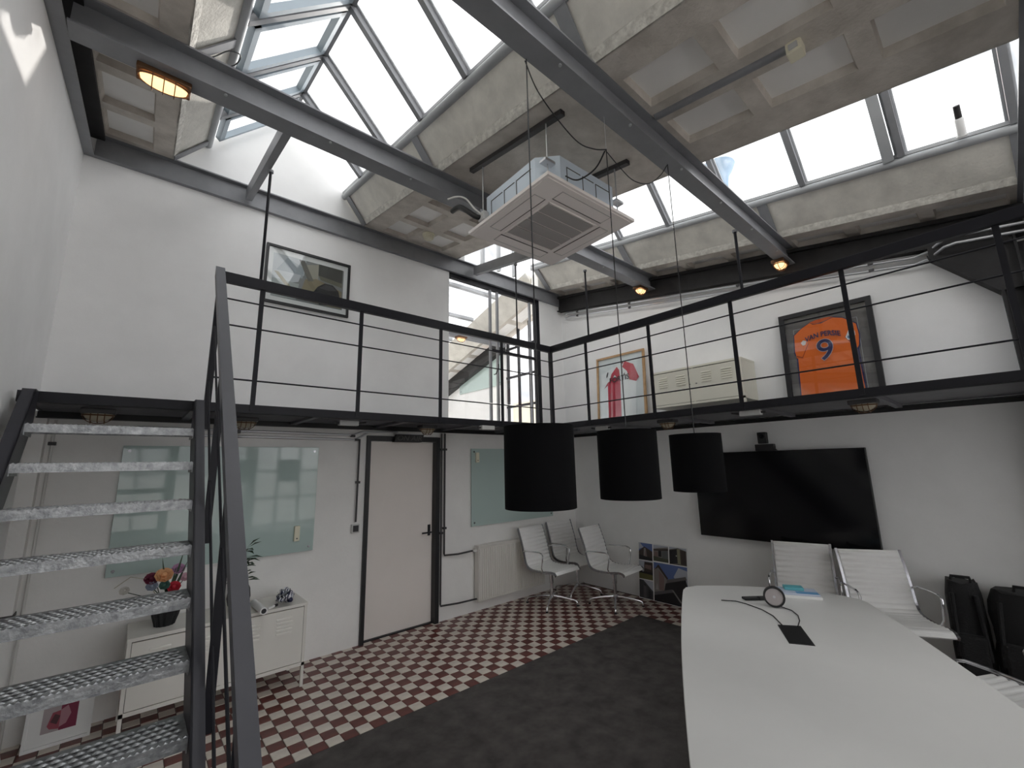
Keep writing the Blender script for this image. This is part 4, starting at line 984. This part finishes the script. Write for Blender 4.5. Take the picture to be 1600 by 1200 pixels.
swag(cat([(1.915,1.305,3.51),(2.06,1.31,3.47),(2.22,1.32,3.46),(2.40,1.32,3.52),(2.53,1.30,3.63),(2.60,1.28,3.73)]),.003,'sagging black cable from the middle to the right pendant')
swag(cat([(1.915,1.31,3.51),(1.93,1.40,3.45),(1.95,1.55,3.47),(2.0,1.69,3.60)]),.005,'black cable bundle dropping into the air conditioner')

swag(cat([(.02,2.97,4.21),(.12,3.0,4.33),(.20,3.02,4.45),(.27,3.06,4.50),(.25,3.16,4.49),(.14,3.14,4.37),(.10,3.2,4.36)]),.004,'thin grey loose wire looped at the left skylight gutter')
# ------------------------------------------------------------------ air conditioner
ac=thing('air_conditioner','white ceiling cassette air conditioner hanging below the concrete slab','air conditioner',(2.265,2.10,3.50),rotz=math.radians(-2))
HW=.455
b=MB()
b.prism([(-HW,-HW),(HW,-HW),(HW,HW),(-HW,HW)],.004,.028,lambda u,v,q:(u,v,q)); b.prism([(-HW+.02,-HW+.02),(HW-.02,-HW+.02),(HW-.02,HW-.02),(-HW+.02,HW-.02)],.0,.004,lambda u,v,q:(u,v,q)); b.build('fascia_panel',acw,ac,world=False)
for i in range(4):
    a=-.235+i*.1195; MB().bbox(-.235,.235,a,a+.107,-.006,.0,.002).build('filter_grille',acg,ac,world=False)
MB().box(-.25,.25,-.252,-.24,-.006,.0).box(-.25,.25,.24,.252,-.006,0).box(-.252,-.24,-.252,.252,-.006,0).box(.243,.255,-.252,.252,-.006,0).build('grille_frame',acw,ac,world=False)
for k in range(4):
    an=k*math.pi/2; ca,sa=math.cos(an),math.sin(an); R2=lambda u,v,q:(u*ca-v*sa,u*sa+v*ca,q)
    MB().prism([(-.25,-.385),(.25,-.385),(.25,-.295),(-.25,-.295)],-.003,.0,R2).build('air_flap',acw,ac,world=False)
    MB().prism([(-.255,-.294),(.255,-.294),(.255,-.288),(-.255,-.288)],-.0035,.0,R2).build('air_slot',seam,ac,world=False)
    MB().prism([(-.255,-.389),(.255,-.389),(.255,-.386),(-.255,-.386)],-.0035,.0,R2).prism([(-.254,-.386),(-.251,-.386),(-.251,-.294),(-.254,-.294)],-.0035,0,R2).prism([(.251,-.386),(.254,-.386),(.254,-.294),(.251,-.294)],-.0035,0,R2).build('flap_outline',acg,ac,world=False)
W2=.40; ch=.12
oc=[(-W2+ch,-W2),(W2-ch,-W2),(W2,-W2+ch),(W2,W2-ch),(W2-ch,W2),(-W2+ch,W2),(-W2,W2-ch),(-W2,-W2+ch)]
bd=MB().prism(oc,.028,.255,lambda u,v,q:(u,v,q)).build('casing',acb,ac,world=False)
for k in range(4):
    an=k*math.pi/2; ca,sa=math.cos(an),math.sin(an); R2=lambda u,v,q:(u*ca-v*sa,u*sa+v*ca,q)
    for u0,u1 in((-.22,-.08),(-.06,.06),(.08,.24)):
        MB().prism([(u0,-W2-.003),(u1,-W2-.003),(u1,-W2),(u0,-W2)],.07,.075,R2).build('panel_seam',seam,bd,world=False)
        MB().prism([(u0,-W2-.003),(u1,-W2-.003),(u1,-W2),(u0,-W2)],.19,.195,R2).build('panel_seam',seam,bd,world=False)
        MB().prism([(u0,-W2-.003),(u0+.005,-W2-.003),(u0+.005,-W2),(u0,-W2)],.075,.19,R2).build('panel_seam',seam,bd,world=False)
    # hanging lug at each chamfered corner with a threaded rod up to the slab
    cx,cy=(W2-.03)*(1 if k in(0,1) else -1),(W2-.03)*(1 if k in(0,3) else -1)
    MB().bbox(cx-.045,cx+.045,cy-.03,cy+.03,.165,.185,.003).build('lug',conduit_m,ac,world=False)
    zt=rz(2.1+cy)-3.5-.035
    MB().tube([(cx,cy,.10),(cx,cy,zt)],.005,8).build('threaded_rod',conduit_m,ac,world=False)
MB().bbox(-.45,-.40,.25,.33,.05,.12,.01).build('connection_box',boxw,ac,world=False)
MB().tube(cat([(-.43,.30,.08),(-.47,.34,.10),(-.50,.42,.18),(-.50,.52,.26),(-.48,.66,.30)],6),.02,10).build('insulated_pipe',cablem,ac,smooth=True,world=False)
MB().tube(cat([(-.44,.28,.09),(-.50,.30,.13),(-.54,.36,.23),(-.57,.44,.28),(-.62,.50,.27)],6),.007,8).build('drain_hose',pipe_w,ac,smooth=True,world=False)
P=lambda u,v,y:(u,y,rz(y)+v)
for x,y0,y1,l in((1.895,1.60,2.62,'dark slotted strut on the slab left of the air conditioner'),(2.635,1.60,2.62,'dark slotted strut on the slab right of the air conditioner')):
    tag(MB().prism([(x-.02,-.036),(x+.02,-.036),(x+.02,-.0),(x-.02,-.0)],y0,y1,P).build('strut_channel',pipe_d),l,'strut',group='mounting struts')

# ------------------------------------------------------------------ bulkhead lamps
def bulkhead(loc,label,lit,rotz=0,tilt=0,sx=.105,group='caged bulkhead lamps'):
    t=thing('bulkhead_lamp',label,'lamp',loc,rotz=rotz,group=group); sy=.052
    MB().bbox(-sx-.012,sx+.012,-sy-.008,sy+.008,-.012,.022,.008).build('base_plate',brass if lit else pipe_d,t,world=False)
    b=MB(); vs=[];fs=[]; n=24; m=7
    for i in range(m):
        th=math.pi/2*i/(m-1)
        for k in range(n):
            a=2*math.pi*k/n; ca,sa=math.cos(a),math.sin(a); vs.append((math.copysign(abs(ca)**.75,ca)*sx*math.cos(th)*.97,math.copysign(abs(sa)**.75,sa)*sy*math.cos(th)*.97,-.012-.052*math.sin(th)))
    for i in range(m-1):
        for k in range(n): fs.append((i*n+k,i*n+(k+1)%n,(i+1)*n+(k+1)%n,(i+1)*n+k))
    b.add(vs,fs).build('glass_dome',lamp_glass if lit else lamp_off,t,smooth=True,world=False)
    ring=[(math.copysign(abs(math.cos(a))**.75,math.cos(a))*sx*1.04,math.copysign(abs(math.sin(a))**.75,math.sin(a))*sy*1.06,-.022) for a in[2*math.pi*k/28 for k in range(28)]]
    MB().tube(ring,.005,6,close=True).build('guard_ring',brass,t,smooth=True,world=False)
    for x in(-sx*.45,0,sx*.45):
        MB().tube([(x,sy*math.cos(a)*1.08,-.012-.062*math.sin(a)) for a in[math.pi*k/10 for k in range(11)]],.003,6).build('guard_bar',brass,t,smooth=True,world=False)
    MB().tube([(sx*1.05*math.cos(a),0,-.012-.062*math.sin(a)) for a in[math.pi*k/14 for k in range(15)]],.003,6).build('guard_bar',brass,t,smooth=True,world=False)
    if tilt: t.rotation_euler=(tilt,0,rotz)
    return t
bulkhead((-.09,2.955,3.968),'lit amber caged bulkhead lamp on the roof beam at upper left',True,sx=.115)
bulkhead((4.90,1.30,3.713),'lit amber caged bulkhead lamp at the right end of the front beam',True,sx=.08)
bulkhead((4.88,2.93,3.968),'lit amber caged bulkhead lamp at the right end of the middle beam',True,sx=.08)
for x,y,r,l in((.66,4.05,0,'unlit caged lamp under the deck just right of the stair handrail'),(2.29,3.97,0,'unlit caged lamp under the deck above the door sign'),(4.12,2.29,1.57,'unlit caged lamp under the deck above the gap between the pendants'),(4.10,.685,1.57,'unlit caged lamp under the deck above the right end of the television'),(-.2,3.95,0,'unlit caged lamp under the deck above the top stair tread')):
    bulkhead((x,y,2.103),l,False,rotz=r,sx=.075,group='unlit lamps under the deck')
for x,y,r,l in((1.43,3.87,0,'white junction box under the deck left of the door'),(2.85,3.68,0,'white junction box under the deck right of the door'),(4.10,3.10,1.57,'white junction box under the deck above the middle pendant'),(4.02,1.45,1.57,'white junction box under the deck above the television camera')):
    t=thing('junction_box',l,'junction box',(x,y,2.10),rotz=r,group='junction boxes under the deck')
    MB().bbox(-.085,.085,-.03,.03,-.022,.022,.005).build('box_body',boxw,t,world=False); MB().tube([(-.12,0,0),(-.085,0,0)],.010,8).build('cable_gland',pipe_d,t,world=False)
    MB().tube([(.085,0,0),(.16,0,.012)],.008,8).build('cable_tail',pipe_d,t,world=False)
t=thing('smoke_detector','round cream smoke detector on the coffered slab','detector',(2.38,4.11,rz(4.11)))
MB().lathe([(0,-.075),(.04,-.075),(.055,-.06),(.055,-.045),(.062,-.045),(.062,-.022),(.072,-.02),(.072,.002),(0,.002)],(2.35,4.11,rz(4.11)),24).build('detector_body',cream,t,smooth=True)
t=thing('motion_sensor','cream box-shaped sensor on the rib of the nearest coffered slab','detector',(2.37,.42,rz(.42)))
MB().bbox(2.315,2.395,.385,.455,rz(.42)-.065,rz(.42)+.004,.008).build('sensor_body',cream,t); MB().bbox(2.305,2.318,.40,.44,rz(.42)-.05,rz(.42)-.02,.003).build('sensor_lens',boxw,t)
MB().tube([(2.352,.45,rz(.45)),(2.352,1.2,rz(1.2))],.026,12).build('rib_shading',grey,t,smooth=True)  # half-sunk grey bar added to draw the dark shading along the rib
# sealant cartridge on the gutter and a blue bucket on the roof outside
t=thing('sealant_tube','white sealant tube with dark nozzle leaning on the skylight gutter','tube',(4.425,-.11,rz(-.11)+.325))
t.rotation_euler=(0,-math.atan2(.615,.67),0)
MB().lathe([(0,0),(.026,0),(.026,.13),(.02,.14),(0,.14)],(0,0,0),18).build('cartridge',paper,t,smooth=True,world=False); MB().lathe([(.02,.14),(.019,.23),(.0,.232)],(0,0,0),14).build('nozzle',soot,t,smooth=True,world=False); MB().lathe([(.0265,.0),(.032,.0),(.032,.01),(.0265,.01)],(0,0,0),14).build('foot_ring',boxw,t,world=False)
bx,by=4.66,1.715; zz=rz(by)+.66
t=thing('roof_bucket','pale blue plastic bucket on the roof outside the right skylight','bucket',(bx,by,zz))
MB().lathe([(0,0),(.09,0),(.11,.16),(.15,.22),(.185,.30),(.178,.30),(.14,.22),(.0,.20)],(bx,by,zz),28).build('bucket_shell',mat('pale_blue_plastic',(.10,.24,.40),.5),t,smooth=True)
B(bx-.05,bx+.05,by-.05,by+.05,rz(by)+.3,zz).build('stand_block',concrete,t)

# ------------------------------------------------------------------ glazed partition on the deck and the room beyond
pt=struct('door_2',(3.8,4.62,2.17))
for x0,x1 in((3.645,3.675),(3.775,3.805),(4.43,4.455)): B(x0,x1,4.61,4.645,2.17,4.265).build('partition_post',grey,pt)
B(4.56,4.63,4.60,4.68,2.17,4.265).build('partition_post',dark,pt); B(2.93,2.95,4.60,4.75,2.17,4.265).build('partition_post',white,pt)
B(2.95,4.56,4.60,4.66,4.20,4.265).build('head_rail',dark,pt); B(2.95,4.56,4.60,4.66,2.17,2.20).build('sill_rail',conduit_m,pt); B(3.675,4.56,4.605,4.645,3.28,3.32).build('transom',dark,pt)
for a,b_ in((2.95,3.645),(3.805,4.43)): B(a,b_,4.625,4.631,2.2,4.2).build('pane',pane_c,pt)
MB().tube([(3.70,4.60,2.95),(3.70,4.56,2.95),(3.75,4.56,3.05),(3.75,4.56,3.10)],.008,8).build('door_handle',black,pt,smooth=True)
# next room: floor, rear wall, roof falling the other way
struct_floor=B(1.5,XB+3.0,4.76,9.0,2.05,2.17).build('floor_next_room',white_low); struct_floor['kind']='structure'
B(1.5,XB+3.0,9.0,9.15,2.1,5.0).build('wall_next_room',white)['kind']='structure'
rn=lambda y:rz(4.7)-(y-4.7)*.30
def strip(x0,x1,y0,y1,d0,d1,m,name,par):
    return MB().prism([(x0,d0),(x1,d0),(x1,d1),(x0,d1)],y0,y1,lambda u,v,y:(u,y,rn(y)+v)).build(name,m,par)
cn=struct('ceiling_next_room',(4,6,4.2))
strip(1.5,3.03,4.76,9.0,0,.13,concrete,'roof_slab',cn)
strip(4.77,XB+.1,4.76,9.0,0,.13,concrete,'roof_slab',cn)
for k in range(6):
    y=5.0+k*.62; strip(4.84,5.08,y,y+.5,-.004,.0,board,'coffer_panel',cn)
MB().prism([(4.77,.0),(4.50,.30),(4.56,.33),(4.83,.1)],4.76,9.0,lambda u,v,y:(u,y,rn(y)+v)).build('roof_upstand',concrete_l,cn)
for y in(5.5,6.2,6.9,7.6): strip(3.03,4.5,y-.025,y+.025,.30,.35,grey_l,'glazing_bar',cn)
strip(3.03,4.5,4.76,9.0,.345,.352,pane_m,'pane',cn)
MB().prism([(5.02,-.26),(XB,-.26),(XB,.0),(5.02,.0)],6.05,9.0,lambda u,v,y:(u,y,rn(y)+v)).build('edge_rafter',soot,cn)
t=thing('steel_beam','grey steel roof beam in the room behind the glazed partition','beam',(4,6.0,3.9),group='steel roof beams')
ibeam(MB(),1.6,5.1,5.95,6.07,rn(6.0)-.2,rn(6.0)-.005).build('section',grey,t)
bulkhead((4.05,5.93,rn(6.0)-.225),'lit amber caged bulkhead lamp in the room behind the glazed partition',True,sx=.08)
t=thing('glass_board','sea-green glass board in the room behind the glazed partition','glass board',(5.13,6.8,3.2),group='glass boards')
MB().bbox(5.125,5.14,6.13,7.56,3.2,4.02,.002).build('glass_sheet',glassboard,t)
for y in(6.2,7.5): MB().lathe([(0,-.018),(.011,-.018),(.011,.03),(0,.03)],(5.13,y,3.25),10,'x').build('fixing_stud',darkchrome,t)
# steel screen between the next room and the bright hall beyond
sc=struct('window_5',(5.17,5.4,2.17))
for y in(4.80,5.1,5.4,5.7,6.0): B(5.15,5.19,y-.02,y+.02,2.17,4.3).build('mullion',dark,sc)
for z in(2.19,2.75,3.3,3.85): B(5.155,5.185,4.76,6.05,z-.02,z+.02).build('glazing_bar',dark,sc)
for a,b_ in((4.82,5.08),(5.12,5.38),(5.42,5.68),(5.72,5.98)):
    for c,d_ in((2.21,2.73),(2.77,3.28),(3.32,3.83),(3.87,4.28)): B(5.168,5.172,a,b_,c,d_).build('pane',pane_c,sc)
B(7.9,8.1,4.0,9.0,2.1,3.4).build('wall_far_hall',mat('warm_hall_wall',(.75,.70,.56),.8))['kind']='structure'
nb=thing('neighbour_facade','cream neighbouring gable wall seen through the left skylight sashes','building',(-3.0,2.5,0))
B(-3.2,-3.0,-6,9,0,9.5).build('facade_wall',mat('cream_render',(.42,.41,.37),.9,var=.04,scale=2),nb)
for y in(-1.0,1.4,3.8,6.2): B(-3.0,-2.93,y-.13,y+.13,0,9.3).build('pilaster',mat('grey_pilaster',(.36,.37,.37),.8),nb)
